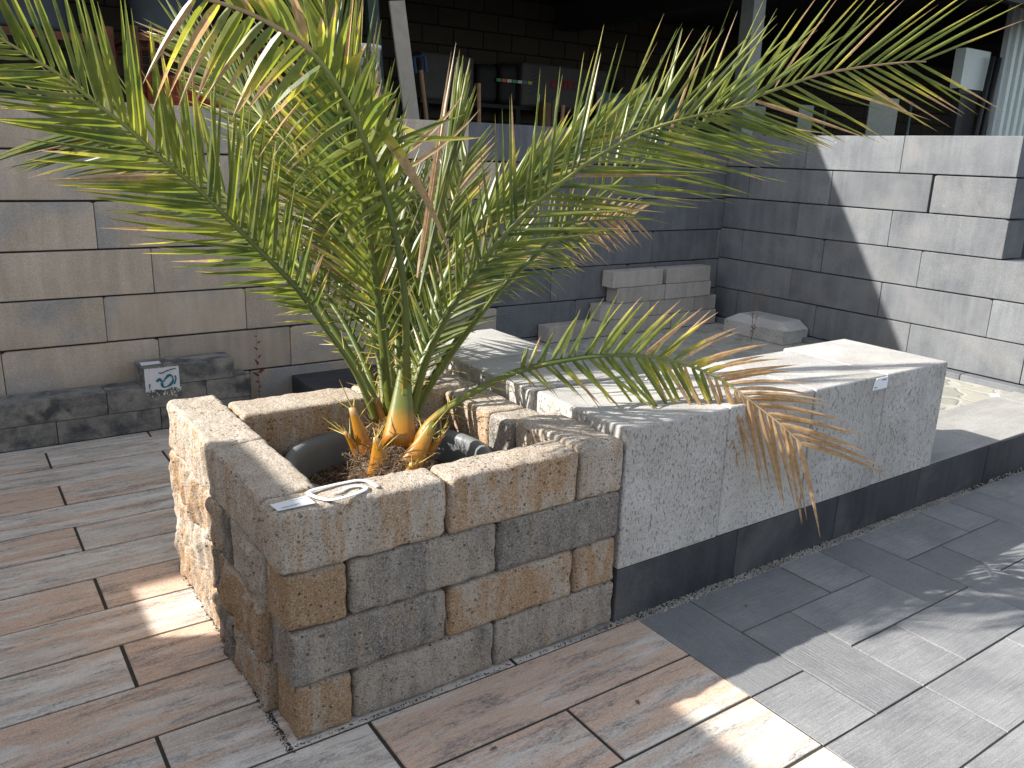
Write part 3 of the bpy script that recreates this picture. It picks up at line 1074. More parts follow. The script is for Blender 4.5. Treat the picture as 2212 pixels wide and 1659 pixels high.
# white card on the cube front
cv = [(2.456, 0.689), (2.548, 0.689), (2.549, 0.640), (2.448, 0.640)]
cv = [(2.470, 0.6885), (2.548, 0.6895), (2.5495, 0.6405), (2.447, 0.6395), (2.456, 0.678)]
vs = [(x, -0.0045, z) for x, z in cv] + [(x, -0.0015, z) for x, z in cv]
nn = len(cv)
card = mesh_obj('label_card', vs, [tuple(range(nn)), tuple(reversed(range(nn, 2 * nn)))] + [(i, i + nn, (i + 1) % nn + nn, (i + 1) % nn) for i in range(nn)], M['paper'])
tag(card, 'small white card with tiny blue print, stuck at the top edge of the pale cubes', 'label')
text_mesh('printed_name', 'CONTURA', 0.0075, M['blueink'], card, (2.507, -0.0052, 0.6785), (R(90), 0, 0), 0.0002, bold=0.0003) if False else None
for (x0, x1, z0, z1, m) in ((2.506, 2.536, 0.6765, 0.6815, 'blueink'), (2.456, 2.476, 0.6500, 0.6530, 'ink'), (2.456, 2.478, 0.6440, 0.6455, 'ink')):
    b = MB()
    k = x0
    while k < x1:                      # print too small to read in the photo: rows of letter-sized ticks
        w = random.uniform(0.0016, 0.0030)
        b.box(k, min(k + w, x1), -0.0053, -0.0046, z0 + random.uniform(0, 0.0006), z1 - random.uniform(0, 0.0008))
        k += w + 0.0007
    b.build('printed_line', M[m], card)
c2 = mesh_obj('label_card', [(4.50, 0.452, 0.2035), (4.565, 0.49, 0.2035), (4.62, 0.462, 0.2035), (4.558, 0.425, 0.2035), (4.50, 0.452, 0.205), (4.565, 0.49, 0.205), (4.62, 0.462, 0.205), (4.558, 0.425, 0.205)],
              [(3, 2, 1, 0), (4, 5, 6, 7), (0, 1, 5, 4), (1, 2, 6, 5), (2, 3, 7, 6), (3, 0, 4, 7)], M['paper'])
tag(c2, 'blank white card lying on the flagstones at the foot of the right wall', 'label')

# ------------------------------------------------------------------ stepped stack of small blocks in the corner
rows = [
    (0.198, 0.317, [(2.965, 3.198, 'short block at the far left end of the bottom row'), (3.204, 3.716, 'second block from the left in the bottom row'), (3.722, 4.214, 'third block from the left in the bottom row'), (4.220, 4.738, 'rightmost block of the bottom row')]),
    (0.319, 0.440, [(3.456, 3.968, 'leftmost block of the second row'), (3.974, 4.476, 'middle block of the second row'), (4.482, 4.730, 'short right end block of the second row')]),
    (0.442, 0.562, [(3.612, 4.116, 'left block of the third row'), (4.122, 4.640, 'right block of the third row')]),
    (0.564, 0.688, [(3.560, 4.080, 'left block of the top row'), (4.128, 4.626, 'right block of the top row')]),
]
for z0, z1, bl in rows:
    for a, b, lb in bl:
        dy = random.uniform(-0.008, 0.004)
        o = chamfer_block('concrete_block', a, b, 2.862 + dy, 2.988, z0, z1 - 0.001, M['brick'], None, 0.005)
        tag(o, 'beige %s, corner stack' % lb, 'block', 'small beige blocks stacked in the corner')

# chamfered kerb stone lying by the right wall
bm = bmesh.new()
L, Dp, H1, H2 = 0.58, 0.29, 0.10, 0.155
pr = [(0, 0), (Dp, 0), (Dp, H2), (0.07, H2), (0, H1)]
vsl = []
for y, ins in ((0.0, 0.0), (0.085, 1.0), (L - 0.085, 1.0), (L, 0.0)):
    for (x, z) in pr:
        zz = z if ins else min(z, H1)
        vsl.append(bm.verts.new((x, y, zz)))
n = len(pr)
for s_ in range(3):
    for i in range(n):
        j = (i + 1) % n
        bm.faces.new((vsl[s_ * n + i], vsl[s_ * n + j], vsl[(s_ + 1) * n + j], vsl[(s_ + 1) * n + i]))
bm.faces.new([vsl[i] for i in (4, 3, 2, 1, 0)])
bm.faces.new([vsl[3 * n + i] for i in range(n)])
bmesh.ops.remove_doubles(bm, verts=bm.verts, dist=1e-5)
bmesh.ops.recalc_face_normals(bm, faces=bm.faces)
me = bpy.data.meshes.new('chamfered_stone')
bm.to_mesh(me)
bm.free()
me.materials.append(M['cube'])
o = bpy.data.objects.new('chamfered_stone', me)
COL.objects.link(o)
o.location = (4.545, 2.01, PZ)
tag(o, 'pale concrete stone with chamfered top lying at the foot of the right wall', 'block')

# ------------------------------------------------------------------ planter of tumbled blocks
planter = empty('raised_planter', (0.55, 0.5, 0))
tag(planter, 'square planter of tumbled sandy and charcoal stone blocks around the palm', 'planter')
PC = [0.0, 0.160, 0.322, 0.486, 0.662]


def pblock(x0, x1, y0, y1, i, col, split=None, step=0.011, ztop=None, amp=0.0024, r=0.015):
    o = rough_block('stone_block', x0, x1, y0, y1, PC[i] + 0.0005, ztop or PC[i + 1] - 0.0015, M['tumbled'], None, r, step, amp, 0.0015, split)
    o.color = (*col, 1)
    o.parent = planter
    o.location = o.location - Vector((0.55, 0.5, 0))
    return o


LS = {(0, -1): 0.016}
BG = (0.42, 0.30, 0.52)      # sandy
OR = (0.80, 0.22, 0.45)      # orange
GR = (0.38, 0.72, 0.38)      # grey
DG = (0.0, 2.2, 0.30)      # mostly charcoal
# front face (top course first)
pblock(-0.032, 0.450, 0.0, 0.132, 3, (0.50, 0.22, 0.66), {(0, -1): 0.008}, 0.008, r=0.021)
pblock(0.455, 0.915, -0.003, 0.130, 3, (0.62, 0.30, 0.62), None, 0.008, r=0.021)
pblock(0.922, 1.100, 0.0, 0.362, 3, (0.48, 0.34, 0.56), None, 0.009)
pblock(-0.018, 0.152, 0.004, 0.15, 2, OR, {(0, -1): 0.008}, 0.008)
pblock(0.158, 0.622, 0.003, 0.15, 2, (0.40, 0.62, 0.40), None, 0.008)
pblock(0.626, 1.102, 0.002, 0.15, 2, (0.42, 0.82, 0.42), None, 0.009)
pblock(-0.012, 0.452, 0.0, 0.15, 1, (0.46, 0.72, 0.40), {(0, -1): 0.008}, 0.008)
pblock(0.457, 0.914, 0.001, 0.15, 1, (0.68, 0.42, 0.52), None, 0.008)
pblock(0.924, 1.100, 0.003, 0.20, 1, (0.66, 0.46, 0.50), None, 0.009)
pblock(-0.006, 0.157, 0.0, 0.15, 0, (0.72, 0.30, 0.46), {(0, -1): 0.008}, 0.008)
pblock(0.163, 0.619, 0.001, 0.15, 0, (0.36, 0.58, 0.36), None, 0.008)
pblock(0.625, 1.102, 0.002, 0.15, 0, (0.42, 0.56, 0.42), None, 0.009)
# left side, split faces outwards
SB = [(-0.034, 0.128), (-0.036, 0.13), (-0.032, 0.13), (-0.030, 0.13)]
for i, cuts, cols in ((3, (0.136, 0.570, 1.115), [(0.45, 0.25, 0.60), (0.50, 0.12, 0.68)]),
                      (2, (0.154, 0.440, 0.495, 1.125), [BG, DG, (0.60, 0.25, 0.6)]),
                      (1, (0.154, 0.560, 0.618, 1.13), [(0.7, 0.35, 0.5), DG, (0.55, 0.2, 0.6)]),
                      (0, (0.154, 0.42, 0.56, 1.14), [(0.55, 0.4, 0.5), DG, (0.6, 0.3, 0.55)])):
    for (a, b), cl in zip(zip(cuts[:-1], cuts[1:]), cols):
        x0, x1 = SB[i]
        jt = random.uniform(-0.006, 0.006) + (-0.004 if cl is DG else 0)
        pblock(x0 + jt, x1, a + 0.002, b - 0.002, i, cl, {(0, -1): 0.026 if i < 3 else 0.016}, 0.007, amp=0.003, r=0.014)
# back row
for i in range(4):
    cuts = (0.136, 0.598, 1.02) if i % 2 else (0.136, 0.40, 0.86, 1.05)
    for k, (a, b) in enumerate(zip(cuts[:-1], cuts[1:])):
        pblock(a, b - 0.004, 0.815 if i == 3 else 0.83, 0.998, i, (0.62, 0.20, 0.62) if i == 3 else OR, None, 0.012 if i >= 2 else 0.03)
# right side
for i, cuts, cols in ((3, (0.366, 0.505, 0.842), [(0.40, 0.80, 0.50), (0.60, 0.15, 0.70)]),
                      (2, (0.16, 0.40, 0.826), [(0.40, 0.75, 0.5), (0.66, 0.2, 0.6)]),
                      (1, (0.21, 0.52, 0.826), [GR, OR]), (0, (0.16, 0.42, 0.826), [GR, OR])):
    for (a, b), cl in zip(zip(cuts[:-1], cuts[1:]), cols):
        pblock(0.905, 1.075 if i == 3 else 1.085, a + 0.001, b - 0.003, i, cl, {(0, -1): 0.005}, 0.011 if i >= 2 else 0.03, ztop=0.640 if i == 3 else None)
pblock(0.90, 1.085, 0.846, 1.01, 3, (0.5, 0.2, 0.66), None, 0.012, ztop=0.645)

# paper label and looped white strip on the planter corner
zt = PC[4] + 0.0035
q = [(-0.024, 0.063), (0.073, 0.071), (0.076, 0.017), (-0.020, 0.018)]
lab = mesh_obj('label_strip', [(x, y, zt) for x, y in q] + [(x, y, zt + 0.0014) for x, y in q],
               [(0, 1, 2, 3), (7, 6, 5, 4), (0, 4, 5, 1), (1, 5, 6, 2), (2, 6, 7, 3), (3, 7, 4, 0)], M['paper'])
tag(lab, 'white paper label with tiny print on the front left corner of the planter', 'label')
for (x0, y0, x1, y1, w, m) in ((0.028, 0.058, 0.060, 0.060, 0.003, 'blueink'), (-0.008, 0.029, 0.040, 0.033, 0.003, 'ink'), (-0.004, 0.024, 0.030, 0.0265, 0.002, 'ink'), (-0.014, 0.047, -0.002, 0.048, 0.012, 'blueink')):
    b = MB()
    t_ = 0.0
    Ls = math.hypot(x1 - x0, y1 - y0)
    if w > 0.01:
        continue
    while t_ < 1:
        ww = random.uniform(0.0012, 0.0024) / Ls
        xa, ya = x0 + (x1 - x0) * t_, y0 + (y1 - y0) * t_
        xb = x0 + (x1 - x0) * min(1, t_ + ww)
        b.box(xa, xb, ya - w / 2 + random.uniform(0, 0.0008), ya + w / 2 - random.uniform(0, 0.0008), zt + 0.0015, zt + 0.0018)
        t_ += ww + 0.0008 / Ls
    b.build('printed_line', M[m], lab)
P_ = [(0.133, -0.005), (0.160, 0.000), (0.186, 0.007), (0.207, 0.001), (0.208, -0.019), (0.172, -0.042), (0.118, -0.046)]
lp = [(0.128, -0.001), (0.150, -0.001), (0.170, 0.011), (0.190, 0.014), (0.208, 0.008), (0.215, -0.004), (0.206, -0.018), (0.180, -0.028), (0.150, -0.034), (0.122, -0.036), (0.103, -0.028), (0.090, -0.008), (0.080, 0.020), (0.082, 0.034), (0.100, 0.042), (0.140, 0.045), (0.180, 0.046), (0.215, 0.044), (0.233, 0.032), (0.238, 0.010), (0.242, -0.018)]
# the strip lies on the top of the front block: shift it back from the rounded edge
sm = smooth([(0.16 + (x - 0.16) * 1.05 + 0.008, y * 1.1 + 0.052, zt + 0.003) for x, y in lp], 6)
wd = [0.013 for _ in sm]
for i in range(10):
    wd[i] = 0.005 + 0.0006 * i
loop = MB()
vs, fc = [], []
for i, p in enumerate(sm):
    t_ = (sm[min(i + 1, len(sm) - 1)] - sm[max(i - 1, 0)]).normalized()
    sd = Vector((t_.y, -t_.x, 0))
    w = wd[i] / 2
    for (a, zz) in ((-w, -0.003), (w, -0.003), (w, -0.0012), (w * 0.7, -0.0002), (-w * 0.7, -0.0002), (-w, -0.0012)):
        vs.append(p + sd * a + Vector((0, 0, zz)))
for i in range(len(sm) - 1):
    for k in range(6):
        k2 = (k + 1) % 6
        fc.append((6 * i + k, 6 * i + k2, 6 * i + 6 + k2, 6 * i + 6 + k))
fc += [tuple(reversed(range(6))), tuple(6 * (len(sm) - 1) + k for k in range(6))]
lo_ = mesh_obj('looped_strip', vs, fc, M['white'], None, smooth=True)
tag(lo_, 'looped white plastic strip lying on the front top block of the planter', 'plastic strip')

# ------------------------------------------------------------------ pot and soil
PCX, PCY = 0.525, 0.50
prof = [(0.27, 0.16), (0.295, 0.30), (0.318, 0.47), (0.330, 0.50), (0.345, 0.515), (0.350, 0.53), (0.345, 0.545), (0.330, 0.551), (0.316, 0.547), (0.306, 0.535), (0.302, 0.515), (0.298, 0.47), (0.285, 0.36), (0.27, 0.22)]
vs, fc = [], []
N = 72
for r_, z in prof:
    for k in range(N):
        a = 2 * math.pi * k / N
        vs.append((r_ * math.cos(a), r_ * math.sin(a), z))
for i in range(len(prof) - 1):
    for k in range(N):
        k2 = (k + 1) % N
        fc.append((i * N + k, i * N + k2, (i + 1) * N + k2, (i + 1) * N + k))
fc.append(tuple(reversed(range(N))))
pot = mesh_obj('plant_pot', vs, fc, M['pot'], None, (PCX, PCY, 0), smooth=True)
tag(pot, 'round grey plastic pot set inside the stone planter', 'pot')

PALM = Vector((0.60, 0.63, 0.46))
vs, fc = [], []
NR, NA = 26, 90
for i in range(NR + 1):
    rr = 0.294 * i / NR
    for k in range(NA):
        a = 2 * math.pi * k / NA
        x, y = rr * math.cos(a), rr * math.sin(a)
        d = math.hypot(x + PCX - PALM.x, y + PCY - PALM.y)
        z = 0.435 + 0.05 * math.exp(-(d / 0.13) ** 2) + 0.010 * noise.noise(Vector((x * 14, y * 14, 3))) + 0.008 * noise.noise(Vector((x * 40, y * 40, 7))) + 0.004 * noise.noise(Vector((x * 110, y * 110, 1)))
        vs.append((x, y, z))
for i in range(NR):
    for k in range(NA):
        k2 = (k + 1) % NA
        fc.append((i * NA + k, (i + 1) * NA + k, (i + 1) * NA + k2, i * NA + k2))
so = mesh_obj('potting_soil', vs, fc, M['soil'], None, (PCX, PCY, 0), smooth=False)
tag(so, 'dark crumbly soil filling the grey pot around the palm', 'soil', kind='stuff')
so2 = MB()
so2.box(0.12, 0.9, 0.14, 0.82, 0.0, 0.15)
tag(so2.build('fill_gravel', M['soil']), 'dark earth at the bottom of the planter under the pot', 'soil', kind='stuff')
bits = MB()
for i in range(620):
    a, rr = random.uniform(0, 6.283), 0.285 * math.sqrt(random.random())
    x, y = PCX + rr * math.cos(a), PCY + rr * math.sin(a)
    d = math.hypot(x - PALM.x, y - PALM.y)
    z = 0.442 + 0.05 * math.exp(-(d / 0.13) ** 2)
    ln = random.uniform(0.006, 0.05)
    an = random.uniform(0, 6.283)
    e = Vector((math.cos(an), math.sin(an), random.uniform(-0.1, 0.5))) * ln
    mid = Vector((x, y, z)) + e * 0.5 + Vector((random.uniform(-0.004, 0.004), random.uniform(-0.004, 0.004), 0.004))
    bits.tube([(x, y, z), mid, Vector((x, y, z)) + e], [0.0011, 0.001, 0.0004], 3, cap=False)
tag(bits.build('plant_litter', M['fibre']), 'dry roots, chips and fibres scattered over the soil in the pot', 'plant litter', kind='stuff')

# ------------------------------------------------------------------ palm
palm = empty('palm_tree', (PALM.x, PALM.y, PALM.z))
tag(palm, 'young date palm with long arching fronds and orange leaf bases growing in the planter', 'palm tree')
PL = Vector(PALM)


def finish(name, V, F, A, mats, fm=None, parent=None, sm=True):
    o = mesh_obj(name, [v - PL for v in V], F, mats, parent, (0, 0, 0), smooth=sm, fmat=fm)
    ca = o.data.color_attributes.new('lc', 'FLOAT_COLOR', 'POINT')
    flat = []
    for a in A:
        flat += [a[0], a[1], a[2], 1.0]
    ca.data.foreach_set('color', flat)
    return o


def leaflet(V, F, A, p, d, L, w, side, brown, droop, fold=0.35, curl=0.0, rnd=None, segs=7):
    rnd = random.random() if rnd is None else rnd
    d = d.normalized()
    u0 = (side - d * side.dot(d)).normalized()
    prof = [(0.0, 0.35), (0.05, 0.7), (0.18, 1.0), (0.42, 0.92), (0.66, 0.62), (0.86, 0.30), (1.0, 0.02)]
    b = len(V)
    for s, pw in prof:
        c = p + d * (L * s) + Vector((0, 0, -1)) * (droop * L * s * s) + u0 * (curl * L * s ** 3)
        t = (d + Vector((0, 0, -2 * droop * s)) + u0 * (3 * curl * s * s)).normalized()
        u = (u0 - t * u0.dot(t)).normalized()
        nn_ = t.cross(u)
        hw = w * pw / 2
        V.append(c - u * hw + nn_ * hw * fold)
        V.append(c)
        V.append(c + u * hw + nn_ * hw * fold)
        A.extend([(s, rnd, brown)] * 3)
    for i in range(len(prof) - 1):
        a = b + 3 * i
        F.append((a, a + 1, a + 4, a + 3))
        F.append((a + 1, a + 2, a + 5, a + 4))


def frond(ctrl, n=44, Lmax=0.37, w=0.021, angs=(42, 48), start=0.30, brown=0.05, tipbrown=0.0, droop=0.06, rad=(0.0135, 0.003), vtilt=30, label=None,
          spines=12, base_w=1.0, taper=0.45, sides=(1, 1), squash=0.6, jitter=2.6, curl=0.004, fold=0.75, grav=0.0, roll=0.0, gl=0.0, mature=0.35, rise=0.35):
    "ctrl: (px, py, depth) points along the stalk from crown to tip"
    pts = smooth([at(*c_) for c_ in ctrl], 9)
    m = len(pts)
    cum = [0.0]
    for i in range(1, m):
        cum.append(cum[-1] + (pts[i] - pts[i - 1]).length)
    T = cum[-1]

    def ev(s):
        x = s * T
        for i in range(1, m):
            if cum[i] >= x:
                f = (x - cum[i - 1]) / max(1e-9, cum[i] - cum[i - 1])
                p = pts[i - 1].lerp(pts[i], f)
                t = (pts[min(i + 1, m - 1)] - pts[max(i - 2, 0)]).normalized()
                return p, t
        return pts[-1], (pts[-1] - pts[-2]).normalized()
    # stalk
    tb = MB()
    rad_l = []
    for i in range(m):
        s = cum[i] / T
        r_ = rad[0] * (1 - s) ** 0.8 + rad[1]
        r_ += base_w * 0.020 * max(0.0, 1 - s / 0.10) ** 1.5
        rad_l.append(r_)
    tb.tube(pts, rad_l, 10, squash)
    A = []
    for i in range(m):
        A += [(cum[i] / T, 0.5, 1.0 if (tipbrown > 0 and cum[i] / T > 0.80) else 0.0)] * 10
    V, F, LA = [], [], []
    fr = random.random()
    for sidx, sg in enumerate((1, -1)):
        if not sides[sidx]:
            continue
        for k in range(n):
            u = (k + random.uniform(-0.22, 0.22) + 0.25 * sidx) / n
            s = start + (1 - start) * max(0, min(0.995, u))
            p, t = ev(s)
            view = (p - CAM).normalized()
            sd = t.cross(view).normalized() * (-sg)      # + : left of the stalk seen by the lens it was measured from
            nr = sd.cross(t).normalized()
            ang = angs[0] if sg > 0 else angs[1]
            ang = ang * (1.12 - 0.45 * max(0, u) ** 1.5) + random.gauss(0, jitter)
            vt = R((1 if k % 2 else -1) * vtilt * random.uniform(0.5, 1.0) + random.gauss(0, 5))
            d = t * math.cos(R(ang)) + (sd * math.cos(vt) + nr * math.sin(vt)) * math.sin(R(ang))
            d += Vector((0, 0, -grav - (gl if sg < 0 else 0)))
            prof_ = min(1.0, rise + (1 - rise) * max(0, u) / 0.22) * (1 - taper * max(0, (u - 0.45) / 0.55) ** 1.5)
            L = Lmax * prof_ * random.uniform(0.88, 1.08)
            ru = R(roll + random.gauss(0, 20))
            wv = sd * math.cos(ru) * (1 if sg > 0 else -1) + nr * math.sin(ru)
            bw = random.gauss(0, 0.12) + brown + tipbrown * max(0.0, (u - 0.35) / 0.65) ** 1.1
            if random.random() < 0.05:
                bw += 0.35
            leaflet(V, F, LA, p, d, L, w * random.uniform(0.8, 1.12) * min(1, 0.55 + prof_ * 0.5), wv, max(0, bw), droop * random.uniform(0.5, 1.6) + 0.12 * tipbrown * max(0, u - .5), fold, curl * random.uniform(-1, 1), min(1, max(0, fr * 0.5 + random.gauss(0.25, 0.2))))
    fo = finish('frond', V, F, LA, M['leaf'], None, palm, sm=False)
    if label:
        fo['label'] = label
    sp_ = MB()
    if spines:
        for k in range(spines):
            s = 0.06 + (start - 0.02) * k / spines + random.uniform(-0.01, 0.01)
            p, t = ev(s)
            sd = t.cross(Vector((random.uniform(-1, 1), random.uniform(-1, 1), random.uniform(-0.3, 1)))).normalized()
            d = (t * random.uniform(0.2, 0.9) + sd).normalized()
            ln = random.uniform(0.035, 0.10)
            sp_.tube([p, p + d * ln * 0.5, p + d * ln], [0.0020, 0.0016, 0.0004], 4, cap=False)
    nb = len(tb.v)
    off = 0.0 if base_w > 0.9 else 0.16
    A = [(min(1.0, a_[0] * (1 - off) + off), a_[1], a_[2]) for a_ in A]
    finish('stalk', [Vector(q_) for q_ in tb.v + sp_.v], tb.f + [tuple(i + nb for i in f_) for f_ in sp_.f], A + [(0.9, 0.5, 0.0)] * len(sp_.v), [M['stalk'], M['spine']], [0] * len(tb.f) + [1] * len(sp_.f), fo)
    return fo


# big frond to the upper left
frond([(812, 905, 2.80), (765, 800, 2.74), (700, 705, 2.64), (640, 622, 2.54), (560, 540, 2.42), (493, 473, 2.34), (433, 413, 2.28), (353, 347, 2.21), (280, 280, 2.15), (233, 243, 2.11), (140, 170, 2.05), (73, 127, 2.01), (0, 83, 1.97), (-90, 40, 1.92), (-170, 10, 1.88)],
      n=56, Lmax=0.35, w=0.0175, angs=(47, 41), start=0.26, droop=0.0, vtilt=11, roll=12, base_w=0.4, label='long frond arching to the upper left')
# lower left frond with bright yellow-green lit leaflets
frond([(815, 880, 2.90), (770, 790, 2.92), (715, 700, 2.94), (660, 615, 2.96), (590, 520, 2.97), (520, 450, 2.98), (450, 392, 2.98), (380, 350, 2.98), (300, 318, 2.97), (225, 298, 2.96), (160, 285, 2.95)],
      n=46, Lmax=0.42, w=0.016, angs=(46, 32), taper=0.1, start=0.40, droop=0.08, vtilt=26, base_w=0.3)
# dense frond to the upper left, behind
frond([(836, 890, 2.95), (822, 780, 3.0), (795, 650, 3.06), (745, 520, 3.14), (690, 420, 3.2), (620, 320, 3.27), (560, 245, 3.33), (490, 170, 3.38), (430, 110, 3.42), (400, 82, 3.44)],
      n=70, Lmax=0.44, w=0.021, angs=(22, 30), start=0.28, droop=0.0, vtilt=32, base_w=0.3)
# tall frond rising behind the near one
frond([(842, 895, 2.80), (822, 700, 2.66), (804, 553, 2.53), (781, 433, 2.42), (757, 333, 2.36), (735, 240, 2.32), (715, 120, 2.28), (700, 10, 2.25), (692, -60, 2.22)],
      n=50, Lmax=0.42, w=0.0175, angs=(24, 32), start=0.28, brown=0.10, droop=0.0, vtilt=30, base_w=0.4)
# frond arching towards the viewer, leaflets hanging, worn tips
frond([(868, 945, 2.76), (874, 850, 2.70), (877, 700, 2.58), (868, 590, 2.47), (850, 490, 2.38), (822, 390, 2.30), (790, 310, 2.24), (757, 235, 2.18), (712, 160, 2.12), (655, 95, 2.07), (590, 55, 2.03), (530, 25, 2.00), (460, 2, 1.97), (400, -12, 1.95)],
      n=32, Lmax=0.215, w=0.024, angs=(44, 64), taper=0.0, start=0.45, droop=0.30, vtilt=12, brown=0.10, tipbrown=0.36, rad=(0.0125, 0.0035), base_w=1.0, spines=16, grav=0.0, gl=0.45, fold=0.45, label='near frond bending over at the top left with worn brown leaflet ends')
# right, lower of the two long ones
frond([(886, 900, 2.76), (925, 770, 2.66), (970, 676, 2.58), (1012, 612, 2.52), (1057, 547, 2.48), (1137, 460, 2.45), (1211, 397, 2.44), (1287, 340, 2.44), (1387, 287, 2.44), (1475, 257, 2.44), (1560, 238, 2.44), (1620, 228, 2.44)],
      n=40, Lmax=0.40, w=0.0120, angs=(40, 42), start=0.32, droop=0.02, vtilt=14, taper=0.15, base_w=0.4, label='long frond reaching right over the wall corner')
# right, longest
frond([(900, 895, 2.82), (924, 843, 2.78), (991, 743, 2.70), (1081, 626, 2.60), (1151, 556, 2.55), (1220, 492, 2.53), (1310, 415, 2.53), (1400, 345, 2.54), (1490, 285, 2.55), (1591, 227, 2.57), (1675, 193, 2.59), (1775, 160, 2.61), (1875, 143, 2.63), (1960, 134, 2.64), (2000, 133, 2.65)],
      n=38, Lmax=0.40, w=0.0120, angs=(42, 36), start=0.36, droop=0.02, vtilt=12, taper=0.05, brown=0.08, tipbrown=0.14, base_w=0.4, label='longest frond reaching to the upper right')
# broad light green one behind, right
frond([(880, 890, 2.94), (910, 760, 2.96), (945, 640, 2.98), (985, 550, 3.0), (1027, 493, 3.0), (1091, 433, 3.02), (1137, 393, 3.04), (1211, 333, 3.06), (1271, 293, 3.08), (1324, 257, 3.1), (1375, 222, 3.12)],
      n=54, Lmax=0.27, w=0.019, angs=(26, 24), start=0.38, droop=0.0, vtilt=30, base_w=0.3)
# older frond behind on the right with browned ends
frond([(893, 890, 3.0), (950, 790, 3.1), (1020, 690, 3.22), (1090, 600, 3.36), (1150, 540, 3.48), (1204, 503, 3.58), (1260, 482, 3.66), (1320, 470, 3.72), (1370, 468, 3.76)],
      n=46, Lmax=0.25, w=0.014, angs=(54, 50), start=0.40, droop=0.10, vtilt=22, brown=0.06, tipbrown=0.75, base_w=0.3, label='older frond on the right, its end turning brown')
# low frond bending right over the cubes, dying at its end
frond([(893, 1000, 2.66), (915, 930, 2.66), (960, 885, 2.67), (1040, 838, 2.69), (1110, 805, 2.72), (1200, 782, 2.77), (1300, 768, 2.82), (1400, 770, 2.87), (1475, 785, 2.90), (1560, 822, 2.92), (1640, 880, 2.92), (1690, 920, 2.91), (1735, 962, 2.90)],
      n=40, Lmax=0.29, w=0.0185, angs=(48, 52), start=0.30, droop=0.08, vtilt=18, tipbrown=1.1, brown=0.15, taper=-0.1, base_w=0.95, spines=26, rad=(0.013, 0.003), grav=0.06, label='low frond bending right over the pale cubes, its end dried brown')
# inner fronds filling the heart of the crown
frond([(852, 900, 2.94), (838, 760, 2.98), (806, 620, 3.02), (752, 500, 3.06), (690, 400, 3.09), (628, 318, 3.1), (575, 262, 3.1)], n=50, Lmax=0.36, w=0.018, angs=(34, 38), start=0.17, rise=0.22, spines=20, droop=0.05, vtilt=34, base_w=0.3)
frond([(858, 900, 2.95), (860, 760, 3.02), (850, 600, 3.1), (826, 450, 3.18), (800, 320, 3.25), (780, 220, 3.3)], n=50, Lmax=0.38, w=0.018, angs=(32, 36), start=0.17, rise=0.22, spines=20, droop=0.02, vtilt=34, base_w=0.3)
frond([(872, 900, 2.95), (900, 760, 3.02), (930, 640, 3.1), (960, 520, 3.18), (985, 420, 3.24), (1010, 330, 3.3)], n=44, Lmax=0.33, w=0.016, angs=(34, 36), start=0.17, rise=0.22, spines=20, droop=0.02, vtilt=34, base_w=0.3)
frond([(868, 900, 3.0), (880, 740, 3.1), (905, 600, 3.2), (912, 480, 3.3), (905, 380, 3.38)], n=42, Lmax=0.33, w=0.016, angs=(38, 38), start=0.17, rise=0.22, spines=20, droop=0.03, vtilt=36, base_w=0.3)
frond([(826, 890, 3.0), (790, 790, 3.08), (740, 690, 3.16), (680, 610, 3.24), (620, 548, 3.3), (560, 505, 3.34), (505, 480, 3.36)], n=44, Lmax=0.28, w=0.014, angs=(44, 46), start=0.17, rise=0.22, spines=20, droop=0.06, vtilt=30, base_w=0.3)
frond([(880, 900, 2.92), (905, 800, 2.92), (950, 700, 2.94), (1000, 620, 2.96), (1060, 560, 2.98), (1130, 520, 3.0)], n=40, Lmax=0.26, w=0.014, angs=(42, 42), start=0.17, rise=0.22, spines=20, droop=0.06, vtilt=34, base_w=0.3)
frond([(848, 900, 3.0), (820, 760, 3.1), (770, 600, 3.22), (700, 450, 3.34), (640, 330, 3.44), (590, 240, 3.5)], n=50, Lmax=0.36, w=0.018, angs=(28, 40), start=0.17, rise=0.22, spines=20, droop=0.05, vtilt=34, base_w=0.3)

# young spear: folded leaflets still closed, and a dried strip beside it
V, F, LA = [], [], []
b0, b1 = at(905, 640, 2.78), at(985, 290, 2.80)
for k in range(64):
    f = random.uniform(0.0, 1.0)
    p = b0.lerp(b1, f)
    tx = at(1005 + random.uniform(-22, 26), 150 + random.uniform(-45, 60), 2.80 + random.uniform(-0.06, 0.06))
    d = tx - p
    leaflet(V, F, LA, p, d, min(d.length, 0.42) if f > 0.2 else d.length * 0.72, 0.016, RT + FW * random.uniform(-0.6, 0.6), 0.05, 0.0, 0.6, 0.0, random.uniform(0.4, 1))
sp_ = finish('spear_leaf', V, F, LA, M['leaf'], None, palm, sm=False)
sp_['label'] = 'closed young spear leaf at the centre of the crown'
V, F, LA = [], [], []
leaflet(V, F, LA, at(902, 600, 2.74), at(985, 92, 2.74) - at(902, 600, 2.74), (at(985, 92, 2.74) - at(902, 600, 2.74)).length, 0.022, RT, 1.3, 0.0, 0.5)
leaflet(V, F, LA, at(908, 560, 2.73), at(975, 110, 2.72) - at(908, 560, 2.73), (at(975, 110, 2.72) - at(908, 560, 2.73)).length, 0.014, RT + FW * .4, 1.4, 0.0, 0.5)
